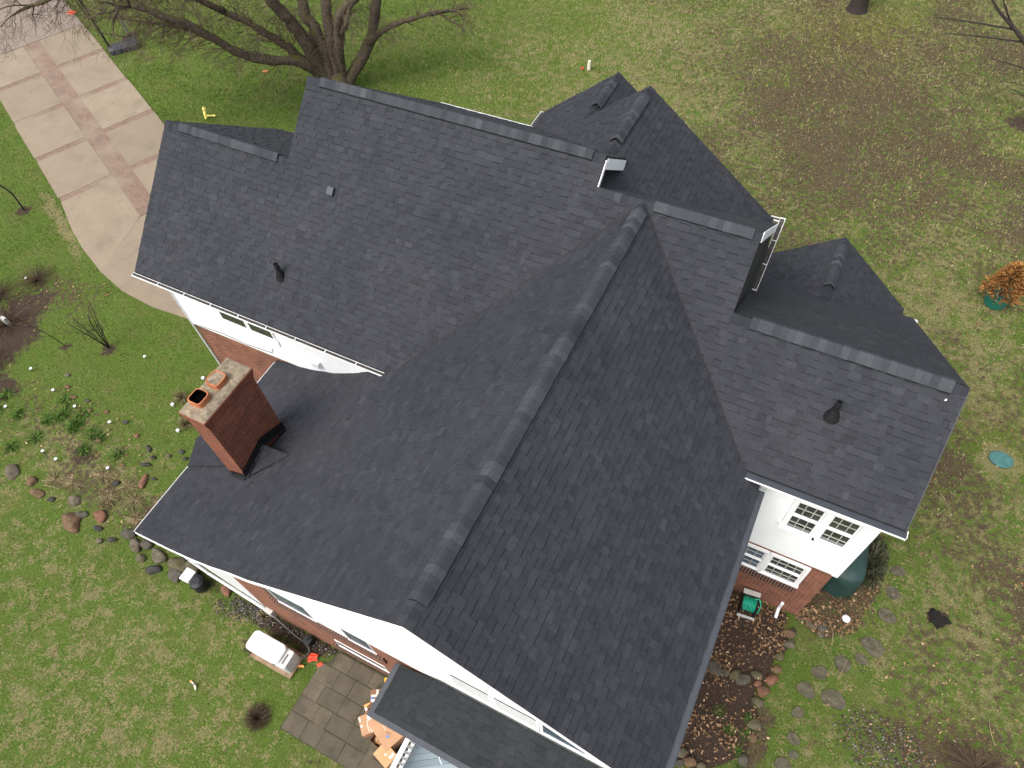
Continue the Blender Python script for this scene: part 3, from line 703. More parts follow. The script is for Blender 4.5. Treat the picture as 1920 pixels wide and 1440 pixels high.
flat_window(-4.95, -3.88, 3.02, 4.06, 'glass_blue'); flat_window(-2.98, -2.25, 3.02, 4.0, 'glass_blue')
mb = MB(); mb.box((-3.875, YG - .012, 3.03), (-2.985, YG + .02, 3.90)); mb.build('panel', 'white_paint', house)
mb = MB(); mb.box((-5.22, YG - .05, 2.58), (-2.05, YG + .02, 2.985)); mb.build('soldier_course', 'soldier_brick', house)
mb = MB(); mb.box((-5.22, YG - .012, 2.99), (-4.985, YG + .02, 3.85)); mb.build('soldier_course', 'soldier_brick', house)
flat_window(-3.85, -2.38, 1.0, 1.55, 'glass_dark', 2)
flat_window(-9.72, -8.80, 5.40, 6.05, 'glass_dark', 1, .06, 5.36); flat_window(-8.78, -7.94, 5.40, 6.05, 'glass_dark', 1, .06, 5.36)
mb = MB(); mb.box((-9.76, 5.34, 5.16), (-7.9, 5.38, 5.365)); mb.build('panel', 'white_paint', house)
mb = MB(); mb.box((-4.05, YG - .04, .56), (-2.2, YG + .02, .955)); mb.build('soldier_course', 'soldier_brick', house)
for x0, x1, g in ((-.05, .84, 'white_trim_worn'), (.86, 1.80, 'white_trim_worn'), (1.82, 2.78, 'glass_blue')): flat_window(x0, x1, 4.62, 5.70, g, 1, .06, YG - .012)
for x0, x1 in ((.02, .80), (.92, 1.76)):
    mb = MB(); mb.box((x0, YG - .03, 5.55), (x1, YG - .005, 5.625)); mb.build('header_shadow', 'gutter_dark', house)  # dark strip standing in for the shadow gap under the header
# downspouts, vents on walls
mb = MB(); mb.tube([(-8.28, YG - .04, 3.9), (-8.26, YG - .04, 2.0), (-7.9, YG - .04, 1.42), (-6.46, YG - .04, .28), (-6.40, YG - .06, .02)], .04, 8); mb.build('downspout', 'white_trim_worn', house)
mb = MB(); mb.box((-6.36, YG - .12, .30), (-6.12, YG, .62)); mb.build('meter_box', 'plastic_grey', house, bevel=.01)
mb = MB(); mb.box((-6.9, 5.28, 4.95), (-6.68, 5.38, 5.15)); mb.build('wall_vent', 'white_trim_worn', house, bevel=.01)
mb = MB(); mb.box((4.02, 6.12, 5.88), (4.14, 6.28, 6.06)); mb.tube([(4.08, 6.2, 5.9), (4.02, 6.24, 5.75), (3.98, 6.25, 3.2)], .04, 8); mb.build('downspout', 'white_trim_worn', house)
mb = MB(); mb.tube([(5.83, 6.29, .5), (5.83, 6.29, .12), (5.83, 6.02, .06)], .042, 10); mb.build('downspout', 'white_paint', house)
mb = MB(); mb.tube([(6.52, 14.45, 3.35), (6.7, 14.55, 3.25), (6.75, 14.4, 3.0), (6.42, 14.2, 2.6), (6.42, 14.2, 0.1)], .05, 8); mb.build('downspout', 'white_trim_worn', house)
mb = MB(); mb.tube([(-11.34, 5.37, 5.9), (-11.31, 5.38, 4.4), (-11.26, 5.4, .1)], .03, 8); mb.build('downspout', 'white_trim_worn', house)
mb = MB()   # cable slung along the white wall
mb.tube([(-11.2, 5.36, 4.42), (-10.2, 5.36, 4.55), (-9.3, 5.36, 4.5), (-8.4, 5.36, 4.62), (-8.3, 5.36, 4.85)], .008, 5); mb.build('cable', 'cable', house)

# ---- chimney
ch = MB(); ch.box((-7.16, 2.10, 4.0), (-6.56, 3.55, 6.95))
chim = ch.build('chimney', 'chimney_brick', house)
cb = MB()
for i in range(4): cb.box((-7.16 - .014 * (i + 1), 2.10 - .014 * (i + 1), 6.952 + i * .068), (-6.56 + .014 * (i + 1), 3.55 + .014 * (i + 1), 7.018 + i * .068))
cb.build('corbel', 'chimney_brick', chim)
bm = bmesh.new()
me = D.meshes.new('mortar_cap')
nx, ny = 12, 24; vv = [[None] * (ny + 1) for _ in range(nx + 1)]
for i in range(nx + 1):
    for j in range(ny + 1):
        a, b = i / nx, j / ny; ed = min(a, 1 - a, b, 1 - b)
        x = -7.20 + .68 * a; y = 2.06 + 1.53 * b
        z = 7.235 + .05 * min(1, ed * 8) + .014 * mnoise.noise(Vector((x * 9, y * 9, 0))) * (1 if ed > 0 else 0)
        vv[i][j] = bm.verts.new((x, y, z))
for i in range(nx):
    for j in range(ny): bm.faces.new((vv[i][j], vv[i + 1][j], vv[i + 1][j + 1], vv[i][j + 1]))
r_ = bmesh.ops.extrude_face_region(bm, geom=[f for f in bm.faces])
for g in r_['geom']:
    if isinstance(g, bmesh.types.BMVert): g.co.z = 7.226
bmesh.ops.recalc_face_normals(bm, faces=bm.faces); bm.to_mesh(me); bm.free(); me.materials.append(MATS['mortar_cap'])
o = D.objects.new('mortar_cap', me); C.objects.link(o); setpar(o, chim)
def flue(cx, cy, plugged):
    f = MB(); n = 24; h0, h1 = 7.25, 7.43; ro, ri = .18, .15
    def sq(r, a):  # rounded square radius
        return r / (abs(math.cos(a)) ** 5 + abs(math.sin(a)) ** 5) ** .2
    rings = []
    for r, z in ((ro, h0), (ro, h1 - .02), (ro - .006, h1), (ri + .004, h1), (ri, h1 - .015), (ri, h0 + .02)):
        rings.append([(cx + sq(r, 2 * PI * k / n) * math.cos(2 * PI * k / n), cy + sq(r, 2 * PI * k / n) * math.sin(2 * PI * k / n), z) for k in range(n)])
    vs = [p for ring in rings for p in ring]
    fs = [(i * n + k, i * n + (k + 1) % n, (i + 1) * n + (k + 1) % n, (i + 1) * n + k) for i in range(5) for k in range(n)]
    for i_, f_ in enumerate(fs): f.mesh([vs[q_] for q_ in f_], [(0, 1, 2, 3)], .5, 1 if i_ >= 3 * n and not plugged else 0)
    o = f.build('flue_tile', ['terracotta', 'soot_shade'], chim, smooth=False)
    o['label'] = 'terracotta flue tile capped with mortar' if plugged else 'open terracotta flue tile'
    p = MB(); zz = h1 - .012 if plugged else h0 + .04
    p.face([(q[0], q[1], zz) for q in [(cx + sq(ri, 2 * PI * k / n) * math.cos(2 * PI * k / n), cy + sq(ri, 2 * PI * k / n) * math.sin(2 * PI * k / n)) for k in range(n)]])
    p.build('flue_plug' if plugged else 'flue_bottom', 'mortar_cap' if plugged else 'soot_shade', chim)  # soot colour taken near black to paint in the deep flue's dark
flue(-6.93, 2.47, False); flue(-6.90, 2.99, True)
fl = MB()   # black flashing at the foot with the little saddle behind
zr = lambda x: zleft(x)
def strip(pts, h, off):
    for a, b in zip(pts[:-1], pts[1:]):
        a, b = Vector(a), Vector(b)
        fl.face((a, b, b + Vector((0, 0, h)), a + Vector((0, 0, h))))
        o_ = Vector(off); fl.face((a, a + o_, b + o_, b))
pk = (-6.535, 2.86, zr(-6.53) + .33)
c0 = (-6.535, 2.075, zr(-6.53) + .03); c1 = (-6.535, 3.575, zr(-6.53) + .03)
strip([c0, pk], .26, (.08, -.03, .02)); strip([pk, c1], .26, (.08, .03, .02)); strip([(-7.1, 2.075, zr(-7.1) + .02), c0], .13, (0, -.08, 0.0)); strip([c1, (-7.1, 3.575, zr(-7.1) + .02)], .13, (0, .08, 0))
fl.build('flashing', 'flashing', chim)
rr = (-5.72, 2.86, zr(-5.72) + .02)
for tri in ((c0, rr, pk), (pk, rr, c1)):
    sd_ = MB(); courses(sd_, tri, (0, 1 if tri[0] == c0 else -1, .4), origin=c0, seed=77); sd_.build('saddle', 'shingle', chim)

# ---- roof penetrations
def vent_pipe(x, y, h, boot=.11):
    z = zP(y); mb = MB()
    mb.lathe((x, y, z - .1), [(.062, 0), (.062, h + .1), (.046, h + .1), (.044, h - .05)], 16)
    o = mb.build('vent_pipe', 'plastic_black', house, smooth=False)
    b = MB(); b.lathe((x, y - .01, z - .06), [(boot + .03, 0), (boot, .08), (.075, .22), (.064, .24)], 18); b.build('boot', 'vent_black', o)
    c = MB(); t = .14; p = [Vector((x + a, y + bb, zP(y + bb) + .014)) for a, bb in ((-t, -t * .8), (t, -t * .8), (t, t * .6), (-t, t * .6))]
    c.face(p); c.build('base_flashing', 'shingle_cap', o)
vent_pipe(-7.86, 6.25, .42); vent_pipe(4.67, 7.13, .44, .13)
mb = MB(); bx = -7.06; by = 7.95; bz = zP(by)
Mx = Matrix.Translation((bx, by, bz)) @ Matrix.Rotation(math.atan(S), 4, 'X')
mb.box((-.085, -.10, 0), (.085, .09, .10), M=Mx); mb.box((-.075, -.12, .0), (.075, -.101, .06), M=Mx)
bo = mb.build('roof_vent', 'gutter_dark', house, bevel=.008)
mb = MB(); mb.box((-.16, -.2, .012), (.16, .2, .016), M=Mx); mb.build('base_flashing', 'shingle_plain', bo)
# tiny metal scraps left on the shingles
mb = MB()
for x, y in ((6.28, 7.78),):
    z = zP(y) + .016; mb.face([(x, y, z), (x + .03, y + .006, z + .012), (x + .03, y + .03, z + .035), (x, y + .025, z + .028)])
mb.build('metal_scrap', 'metal_white', house)

# ---- front porch: roof, deck, railing
pz0, pz1 = 3.58, 4.22
pe = -.77; px0, px1 = -1.47, 3.7
hipx = -.40
porch = thing('porch', (-1.4, -1.4, 0), 'front porch with dark hipped shingle roof, grey-blue deck boards and white balustrade', 'porch')
mbp = MB()
f1 = [(px0, pe, pz0), (px1, pe, pz0), (px1, YG - .05, pz1), (hipx, YG - .05, pz1)]
f2 = [(px0, YG - .05, pz0), (px0, pe, pz0), (hipx, YG - .05, pz1)]
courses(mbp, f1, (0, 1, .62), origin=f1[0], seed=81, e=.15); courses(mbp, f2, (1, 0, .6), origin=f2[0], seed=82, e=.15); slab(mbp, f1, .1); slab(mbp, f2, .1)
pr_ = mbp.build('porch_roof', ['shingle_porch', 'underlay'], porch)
mb = MB(); mb.bar((px0 - .05, pe - .06, pz0 - .05), (px1, pe - .06, pz0 - .05), .11, .1); mb.bar((px0 - .06, pe - .113, pz0 - .052), (px0 - .06, YG - .03, pz0 - .052), .12, .1); mb.build('gutter', 'gutter_dark', porch)
dz = .5; dk = MB()
rr = random.Random(4)
dpoly = [(-1.06, -2.6), (3.4, -2.6), (3.4, YG - .05), (-1.06, YG - .05)]
cs, sn = math.cos(math.radians(33)), math.sin(math.radians(33))
q = [(x * cs + y * sn, -x * sn + y * cs) for x, y in dpoly]
k0, k1 = int(min(b for a, b in q) / .14) - 1, int(max(b for a, b in q) / .14) + 1
for k in range(k0, k1):
    st = clip(clip(q, 1, k * .14 + .003, 1), 1, (k + 1) * .14 - .003, -1)
    if len(st) >= 3: dk.prism([(a * cs - b * sn, a * sn + b * cs) for a, b in st], dz - .03, dz, rr.random())
dk.build('deck', 'deck_board', porch)
mb = MB(); mb.box((-1.04, -2.58, 0), (3.3, YG - .06, dz - .04)); mb.build('deck_base', 'white_trim_worn', porch)
rx = -1.09
mb = MB(); mb.box((rx - .055, -2.6, 1.36), (rx + .055, -.66, 1.42)); mb.box((rx - .04, -2.6, .62), (rx + .04, -.66, .68)); mb.box((rx - .06, -.66, .5), (rx + .06, -.54, 3.45))
rail = mb.build('railing', 'white_paint', porch)
b0 = None
for i in range(14):
    if b0 is None:
        m_ = MB(); m_.box((rx - .025, -.80, .682), (rx + .025, -.75, 1.358)); b0 = m_.build('baluster', 'white_paint', rail)
    else:
        c = b0.copy(); C.objects.link(c); c.parent = rail; c.location = b0.location + Vector((0, -.128 * i, 0))
mb = MB(); mb.tube([(.15, pe - .13, pz0 + .03), (.15, pe - .15, pz0 - .1), (.22, pe - .2, pz0 - .2)], .012, 6); mb.build('hook', 'metal_white', porch)

# ------------------------------------------------------------------ ground
_lat = {}
def vnoise(x, y, sc, seed):
    """smooth value noise 0..1"""
    r = np.random.default_rng(seed); G = r.random((128, 128))
    x = np.asarray(x) / sc; y = np.asarray(y) / sc
    xi = np.floor(x).astype(int); yi = np.floor(y).astype(int); fx = x - xi; fy = y - yi
    fx = fx * fx * (3 - 2 * fx); fy = fy * fy * (3 - 2 * fy)
    g = lambda a, b: G[a % 128, b % 128]
    return (g(xi, yi) * (1 - fx) + g(xi + 1, yi) * fx) * (1 - fy) + (g(xi, yi + 1) * (1 - fx) + g(xi + 1, yi + 1) * fx) * fy
def fbm(x, y, sc, seed): return (vnoise(x, y, sc, seed) + .5 * vnoise(x, y, sc / 2.1, seed + 1) + .25 * vnoise(x, y, sc / 4.3, seed + 2)) / 1.75
def sstep(a, b, x): t = np.clip((x - a) / (b - a), 0, 1); return t * t * (3 - 2 * t)
def blob(x, y, cx, cy, rx, ry, rot=0.0, edge=.5):
    c, s = math.cos(rot), math.sin(rot); dx, dy = x - cx, y - cy
    d = np.sqrt(((dx * c + dy * s) / rx) ** 2 + ((-dx * s + dy * c) / ry) ** 2)
    d = d + (fbm(x, y, .9, 91) - .5) * .7
    return 1 - sstep(1 - edge, 1 + edge * .4, d)
def inpoly(x, y, poly):
    r = np.zeros(np.shape(x), bool); n = len(poly)
    for i in range(n):
        (x0, y0), (x1, y1) = poly[i], poly[(i + 1) % n]
        if y0 == y1: continue
        r ^= ((y0 > y) != (y1 > y)) & (x < (x1 - x0) * (y - y0) / (y1 - y0) + x0)
    return r
BED = [(3.6, 1.2), (4.7, 1.7), (5.2, 1.85), (6.0, 2.4), (6.15, 3.4), (5.9, 4.0), (6.15, 4.7), (6.25, 5.5), (6.15, 6.3), (3.6, 6.4)]
BED2 = [(6.3, 6.25), (7.0, 6.05), (7.75, 6.5), (8.05, 7.6), (8.15, 8.9), (7.5, 10.2), (6.3, 11.5)]
def cover(x, y):
    back = sstep(9, 20, y + .55 * (x + 4)) * sstep(-20, -8, x + (y - 20) * .2)
    straw = .30 + .30 * (fbm(x, y, 4.0, 5) - .5)
    straw = straw + .20 * back + .25 * (fbm(x, y, 2.6, 19) - .5) * (.4 + back)
    straw += .10 * sstep(4, 8, x) * (1 - back)
    straw -= .16 * sstep(-6, -14, x) * sstep(2, 5, y)
    straw += .10 * sstep(1, -2, y) * sstep(-20, -9, x)
    leaf = (.46 + 1.0 * (fbm(x, y, 3.0, 15) - .5)) * back * sstep(-9, -1, x + (y - 28) * .25) - .03 * sstep(3.5, 6, x) + 0 * x
    leaf = np.maximum(leaf, (.50 + .6 * (fbm(x, y, 1.6, 16) - .25)) * blob(x, y, 5.2, 27.0, 6.2, 9.2, .25, .98))
    leaf = np.maximum(leaf, (.42 + .5 * (fbm(x, y, 1.4, 17) - .25)) * blob(x, y, -1.5, 29.5, 4.5, 4.5, 0, .95))
    leaf = np.maximum(leaf, (.48 + .5 * (fbm(x, y, 1.3, 18) - .25)) * blob(x, y, 10.5, 22.5, 2.6, 6, 0, .95))
    leaf = np.maximum(leaf, .42 * blob(x, y, 6.0, 20.5, 2.0, 1.1, 0, .7))
    leaf = np.maximum(leaf, .5 * blob(x, y, 8.5, 17.6, .9, .7, 0, .7))
    leaf = np.maximum(leaf, .42 * blob(x, y, -6, 35, 4, 2.5, 0, .8))
    leaf = np.maximum(leaf, .8 * inpoly(x, y, BED2))
    leaf = np.maximum(leaf, .70 * blob(x, y, 10.2, 4.6, 3.0, 1.4, .2, .95))
    straw = np.maximum(straw, .62 * blob(x, y, -14.6, 1.4, 5.4, 1.7, -.12, .9))
    leaf = np.maximum(leaf, .38 * blob(x, y, -16.0, 2.0, 4.2, 1.7, -.12, .9))
    leaf = np.maximum(leaf, .6 * blob(x, y, -13.9, 1.1, 2.4, .95, -.1, .8))
    leaf = np.maximum(leaf, .65 * blob(x, y, -11.4, .95, 1.2, .8, 0, .7))
    leaf = np.maximum(leaf, .85 * blob(x, y, 6.2, 2.9, .35, 1.1, 0, .6))
    leaf = np.maximum(leaf, .6 * blob(x, y, 3.6, 15.9, 1.6, .5, 0, .7))
    dirt = 0 * x + .0
    dirt = np.maximum(dirt, .95 * inpoly(x, y, BED))
    dirt = np.maximum(dirt, .75 * blob(x, y, -21.6, 4.2, 1.6, 2.6, .3, .7))
    dirt = np.maximum(dirt, .75 * blob(x, y, -20.0, 2.3, 1.3, 1.0, .2, .7))
    dirt = np.maximum(dirt, .6 * blob(x, y, -15.1, 1.7, .9, .6, 0, .7))
    dirt = np.maximum(dirt, .75 * blob(x, y, -5.3, .1, 2.0, .42, 0, .6))
    dirt = np.maximum(dirt, .6 * blob(x, y, -9.4, .15, 1.6, .28, 0, .7))
    straw = np.maximum(straw, .95 * blob(x, y, 10.52, 13.42, .62, .55, 0, .7))
    for cx, cy, r in ((-17.45, 5.2, .42), (-26.37, 9.28, .4), (-32.0, 21.3, .55), (-19.07, 4.7, .25), (-3.29, -2.17, .16), (9.57, 7.85, .35), (9.62, 30.5, .8)):
        dirt = np.maximum(dirt, .72 * blob(x, y, cx, cy, r, r, 0, .6))
    dirt = np.maximum(dirt, .6 * blob(x, y, -6.1, -.6, .75, .5, 0, .6))
    leaf = np.maximum(leaf, .55 * blob(x, y, -29.43, 20.07, .35, .3, 0, .6))
    straw = np.maximum(straw, .95 * blob(x, y, -24.5, 9.42, 3.4, .34, -.44, .8))
    leaf = np.maximum(leaf, .5 * blob(x, y, -21.3, 6.4, 2.2, 1.6, .3, .9))
    straw = np.maximum(straw, .98 * blob(x, y, 10.52, 13.42, .8, .7, 0, .5)); leaf = leaf * (1 - blob(x, y, 10.52, 13.42, .9, .8, 0, .5)); dirt = np.maximum(dirt, .36 * blob(x, y, 10.52, 13.42, .75, .65, 0, .5))
    leaf = np.maximum(leaf, (.30 + .8 * (fbm(x, y, 1.5, 29) - .4)) * sstep(7.8, 9.5, x) * sstep(10, 7, y))
    far_ = (np.abs(x + 15) > 34) | (np.abs(y - 19) > 28)
    straw = np.where(far_, .38, straw); leaf = np.where(far_, .2, leaf); dirt = np.where(far_, 0, dirt)
    moss = 1.0 * blob(x, y, 2.0, 34.8, 3.6, 3.0, .3, .95) + .6 * blob(x, y, 10.6, 29.5, 1.2, 2.5, 0, .9) + .3 * blob(x, y, 9.8, 4.9, 1.0, .7, 0, .8)
    moss = moss + .25 * sstep(.55, .8, fbm(x, y, 5, 77)) * back
    return np.clip(straw, 0, 1), np.clip(leaf, 0, 1), np.clip(dirt, 0, 1), np.clip(moss, 0, 1)
gx = np.concatenate([[-400, -160, -80, -55], np.arange(-46, 16.01, .2), [22, 40, 90, 200, 400]])
gy = np.concatenate([[-400, -150, -60, -20], np.arange(-8, 46.01, .2), [55, 80, 160, 400]])
X, Y = np.meshgrid(gx, gy, indexing='ij')
Z = (fbm(X, Y, 1.6, 3) - .5) * .05 * (np.abs(X) < 50)
Z[(X > -13) & (X < 7) & (Y > -.6) & (Y < 16)] -= .02
nxg, nyg = X.shape
V = np.stack([X, Y, Z - .03], -1).reshape(-1, 3)
idx = np.arange(nxg * nyg).reshape(nxg, nyg)
Q = np.stack([idx[:-1, :-1], idx[1:, :-1], idx[1:, 1:], idx[:-1, 1:]], -1).reshape(-1, 4)
def npmesh(name, V, Fc, mats, tone=None, colors=None, smooth=False):
    me = D.meshes.new(name); n, k = Fc.shape
    me.vertices.add(len(V)); me.vertices.foreach_set('co', V.astype(np.float32).ravel())
    me.loops.add(n * k); me.loops.foreach_set('vertex_index', Fc.astype(np.int32).ravel())
    me.polygons.add(n); me.polygons.foreach_set('loop_start', np.arange(n, dtype=np.int32) * k); me.polygons.foreach_set('loop_total', np.full(n, k, np.int32))
    if smooth: me.polygons.foreach_set('use_smooth', np.ones(n, bool))
    for m in mats: me.materials.append(MATS[m])
    if tone is not None: a = me.attributes.new('tone', 'FLOAT', 'FACE'); a.data.foreach_set('value', tone.astype(np.float32))
    if colors is not None: a = me.attributes.new('cover', 'FLOAT_COLOR', 'POINT'); a.data.foreach_set('color', colors.astype(np.float32).ravel())
    me.update(calc_edges=True); me.validate()
    o = D.objects.new(name, me); C.objects.link(o); return o
cv = cover(X, Y)
tag(npmesh('lawn', V, Q, ['lawn'], colors=np.stack(cv, -1).reshape(-1, 4), smooth=True), kind='structure')

# ---- driveway
Od = Vector((-24.2, 12.78, 0)); ad = Vector((-.9, .436, 0)).normalized(); bd = Vector((ad.y, -ad.x, 0)) * 1
if bd.y < 0: bd = -bd
dw = lambda a, b: tuple((Od + ad * a + bd * b).xy)
mb = MB()
mb.prism([dw(-.2, -2.7), dw(30, -2.7), dw(30, 2.75), dw(-.2, 2.75)], -.1, .0)
mb.build('driveway', 'brick_paver').__setitem__('kind', 'structure')
mb = MB(); r = random.Random(3)
LE, RE, SW, CW, ST = -2.72, 2.76, .42, .17, 3.46
for i in range(0, 4):
    a0, a1 = i * ST + CW, (i + 1) * ST - CW
    for lo, hi in ((LE, -SW), (SW, RE)):
        je = lambda: r.uniform(-.03, .03)
        p = [dw(a0, lo + (je() if lo < -1 else 0)), dw(a1, lo + (je() if lo < -1 else 0)), dw(a1, hi + (je() if hi > 1 else 0)), dw(a0, hi + (je() if hi > 1 else 0))]
        mb.prism(p, -.08, .012 + r.uniform(-.002, .003), r.random())
# apron bending round to the garage
ap = [dw(-CW, LE), (-23.55, 9.25), (-22.3, 8.62), (-20.8, 8.0), (-19.1, 7.55), (-17.4, 7.42), (-15.6, 7.55), (-11.4, 8.0), (-11.4, 12.5), (-16, 13.2), dw(-3.3, RE), dw(-CW, RE)]
ap_l = [dw(-CW, LE), (-23.55, 9.25), (-22.3, 8.62), (-20.6, 7.95), dw(-3.3, -SW), dw(-CW, -SW)]
mb.prism(ap_l, -.08, .013, .3)
mb.prism([dw(-CW, SW), dw(-3.3, SW), dw(-3.3, RE), dw(-CW, RE)], -.08, .012, .6)
mb.prism([(-20.6, 7.95), (-19.1, 7.55), (-17.4, 7.42), (-15.6, 7.55), (-11.4, 8.0), (-11.4, 12.5), (-16, 13.2), dw(-3.32, RE), dw(-3.32, -SW)], -.08, .014, .75)
tag(mb.build('driveway_slabs', 'driveway_concrete'), kind='structure')
mb = MB(); mb.prism([dw(4 * ST - CW + .06, LE), dw(34, LE - 1.5), dw(34, RE + .4), dw(4 * ST - CW + .06, RE)], -.08, .018, .5)
tag(mb.build('road', 'old_concrete'), kind='structure')
# strip of brick under the apron
mb = MB(); mb.prism([dw(-3.28, -SW), dw(-.2, -SW), dw(-.2, SW), dw(-3.28, SW)], -.08, .006); tag(mb.build('driveway_strip', 'brick_paver'), kind='structure')

# ---- patio of old concrete flags
mb = MB(); mb.prism([(-4.45, -1.95), (-1.0, -1.95), (-1.0, .28), (-4.1, .28), (-4.42, -.4)], -.1, .0); tag(mb.build('patio_base', 'patio_joint'), kind='structure')
mb = MB(); r = random.Random(12)
y0 = -1.93
for hgt, wds in ((.46, (.56, .5, .62, .55, .6, .7)), (.42, (.62, .38, .66, .58, .7, .6)), (.44, (.45, .64, .52, .68, .56, .6)), (.46, (.6, .5, .62, .46, .7, .6)), (.40, (.5, .62, .46, .66, .5, .7))):
    x = -4.42 + (.30 if y0 > -.3 else 0)
    for wd in wds:
        x1 = min(x + wd, -1.05)
        if x1 - x > .1:
            j = lambda: r.uniform(-.008, .008)
            mb.prism([(x + .008 + j(), y0 + .008 + j()), (x1 - .008 + j(), y0 + .008 + j()), (x1 - .008 + j(), y0 + hgt - .008 + j()), (x + .008 + j(), y0 + hgt - .008 + j())], -.08, .012 + r.uniform(-.004, .006), r.random())
        x = x1
    y0 += hgt
tag(mb.build('patio', 'patio_slab'), kind='structure')

# ---- grass blades, leaf litter, pebbles (uncountable cover)
NOGRASS = [[dw(-.2, -2.65), dw(34, -3.4), dw(34, 2.8), dw(-.2, 2.7)], ap, [(-4.4, -1.9), (-1, -1.9), (-1, .3), (-4.1, .3), (-4.4, -.4)], BED,
           [(-6.45, .3), (3.6, .3), (3.7, 6.3), (6.3, 6.3), (6.3, 14.3), (2.2, 13.5), (-5, 15.3), (-8.4, 14.5), (-8.4, 11.5), (-11.4, 11.5), (-11.4, 5.3), (-6.5, 5.3)]]
def scatter(n, seed, box=(-44, 13.5, -7, 43)):
    r = np.random.default_rng(seed); x = r.uniform(box[0], box[1], n); y = r.uniform(box[2], box[3], n)
    # keep what the lens could see, with a margin
    p = np.stack([x, y, np.zeros(n)], -1) - np.array(CAM); d = p @ np.array(F)
    u = 1333.9 * (p @ np.array(R)) / d; v = 1333.9 * (p @ np.array(U)) / d
    ok = (d > 1) & (np.abs(u) < 1080) & (np.abs(v) < 840)
    return x[ok], y[ok]
def blades(x, y, tone, hgt, wid, r, lean=.6):
    n = len(x); a = r.uniform(0, 2 * PI, n); l = r.uniform(0, 2 * PI, n); k = r.uniform(.2, 1, n) * lean * hgt
    wx, wy = np.cos(a) * wid, np.sin(a) * wid; tx, ty = x + np.cos(l) * k, y + np.sin(l) * k
    z0 = np.full(n, -.03); z1 = hgt * .75 - .01
    V = np.stack([np.stack([x - wx, y - wy, z0], -1), np.stack([x + wx, y + wy, z0], -1), np.stack([tx + wx * .3, ty + wy * .3, z1], -1), np.stack([tx - wx * .3, ty - wy * .3, z1], -1)], 1).reshape(-1, 3)
    return V, np.arange(n * 4).reshape(n, 4), tone
r = np.random.default_rng(21)
x, y = scatter(520000, 31)
keep = np.ones(len(x), bool)
for p in NOGRASS: keep &= ~inpoly(x, y, p)
s_, l_, d_, m_ = cover(x, y)
keep &= r.random(len(x)) > np.clip(1.3 * d_ + .45 * l_, 0, .97)
x, y, s_, l_, m_ = x[keep], y[keep], s_[keep], l_[keep], m_[keep]
pat = fbm(x, y, .55, 41)
mid = fbm(x, y, 1.3, 47); big = fbm(x, y, 4.5, 49); fine_ = fbm(x, y, .30, 45); spk = .6 * vnoise(x, y, .30, 145) + .4 * vnoise(x, y, .13, 146)
jit = lambda q: r.normal(0, q, len(x))
isstraw = (s_ - .42) * .9 + (pat - .5) * 1.3 + (mid - .5) * 1.1 + jit(.36) > 0.06
lbrown = (l_ - .44) * 1.2 + (spk - .5) * 2.2 + jit(.12) > np.where(l_ > .05, .04, .36)
tone = np.where(isstraw, np.clip(.47 + .16 * np.clip((s_ - .25) * 3, 0, 1) + (fine_ - .5) * .6 + jit(.07), .36, .74), np.clip(.19 + jit(.07) + (big - .5) * .6 + (mid - .5) * .45 + (fine_ - .5) * .4 + m_ * .2 - .10 * sstep(-10, -16, x) * sstep(0, 4, y) + .05, 0, .42))
tone = np.where(lbrown, r.uniform(.78, 1.0, len(x)), tone)
Vg, Fg, tg = blades(x, y, tone, r.uniform(.03, .075, len(x)) * np.clip(.62 + .022 * y, .6, 1.15), r.uniform(.008, .02, len(x)) * np.clip(.62 + .022 * y, .6, 1.15), r, 1.0)
tag(npmesh('grass', Vg, Fg, ['grass_blades'], tone=tg), kind='stuff')
def leaves(x, y, tone, size, r, z=.02):
    n = len(x); a = r.uniform(0, 2 * PI, n); e1 = np.stack([np.cos(a), np.sin(a), r.normal(0, .3, n)], -1) * size[:, None]
    e2 = np.stack([-np.sin(a), np.cos(a), r.normal(0, .35, n)], -1) * (size * r.uniform(.35, .7, n))[:, None]
    c = np.stack([x, y, z + r.uniform(0, .03, n)], -1)
    V = np.stack([c - e1, c + e2 * .9 + np.array([0, 0, .012]), c + e1, c - e2], 1).reshape(-1, 3)
    return V, np.arange(n * 4).reshape(n, 4), tone
x, y = scatter(260000, 51)
keep = np.ones(len(x), bool)
for p in NOGRASS[:3] + NOGRASS[4:]: keep &= ~inpoly(x, y, p)
s_, l_, d_, m_ = cover(x, y)
clump = fbm(x, y, .5, 61)
far = sstep(9, 16, y)
pr = np.clip(l_ * 1.1 + (clump - .62) * 2.4 * (l_ > .3), 0, 1) * (.30 + .35 * (1 - far)) + .003 + .030 * far * (.3 + 1.4 * np.clip(fbm(x, y, 2.5, 63) - .3, 0, 1))
pr = np.where(inpoly(x, y, BED), np.clip(.22 + 2.4 * (clump - .42) + .12 * (y - 3.5), .08, .9), pr)
pr = np.where(inpoly(x, y, BED2), .85, pr)
keep &= r.random(len(x)) < pr
x, y, l_, clump = x[keep], y[keep], l_[keep], clump[keep]
tone = np.clip(r.normal(.42, .26, len(x)) + .12 * sstep(9, 5, y) - .16 * sstep(22, 30, y), 0, 1)
for poly, n_ in ((BED, 3800), (BED2, 3600)):
    bx_ = r.uniform(min(p[0] for p in poly), max(p[0] for p in poly), n_); by_ = r.uniform(min(p[1] for p in poly), max(p[1] for p in poly), n_)
    q_ = inpoly(bx_, by_, poly) & (r.random(n_) < np.clip(.35 + 3.0 * (fbm(bx_, by_, .7, 65) - .45) + .12 * (by_ - 4.2), .05, 1))
    x = np.concatenate([x, bx_[q_]]); y = np.concatenate([y, by_[q_]])
tone = np.concatenate([tone, np.clip(r.normal(.48, .24, len(x) - len(tone)), 0, 1)])
Vl, Fl, tl = leaves(x, y, tone, r.uniform(.018, .050, len(x)), r)
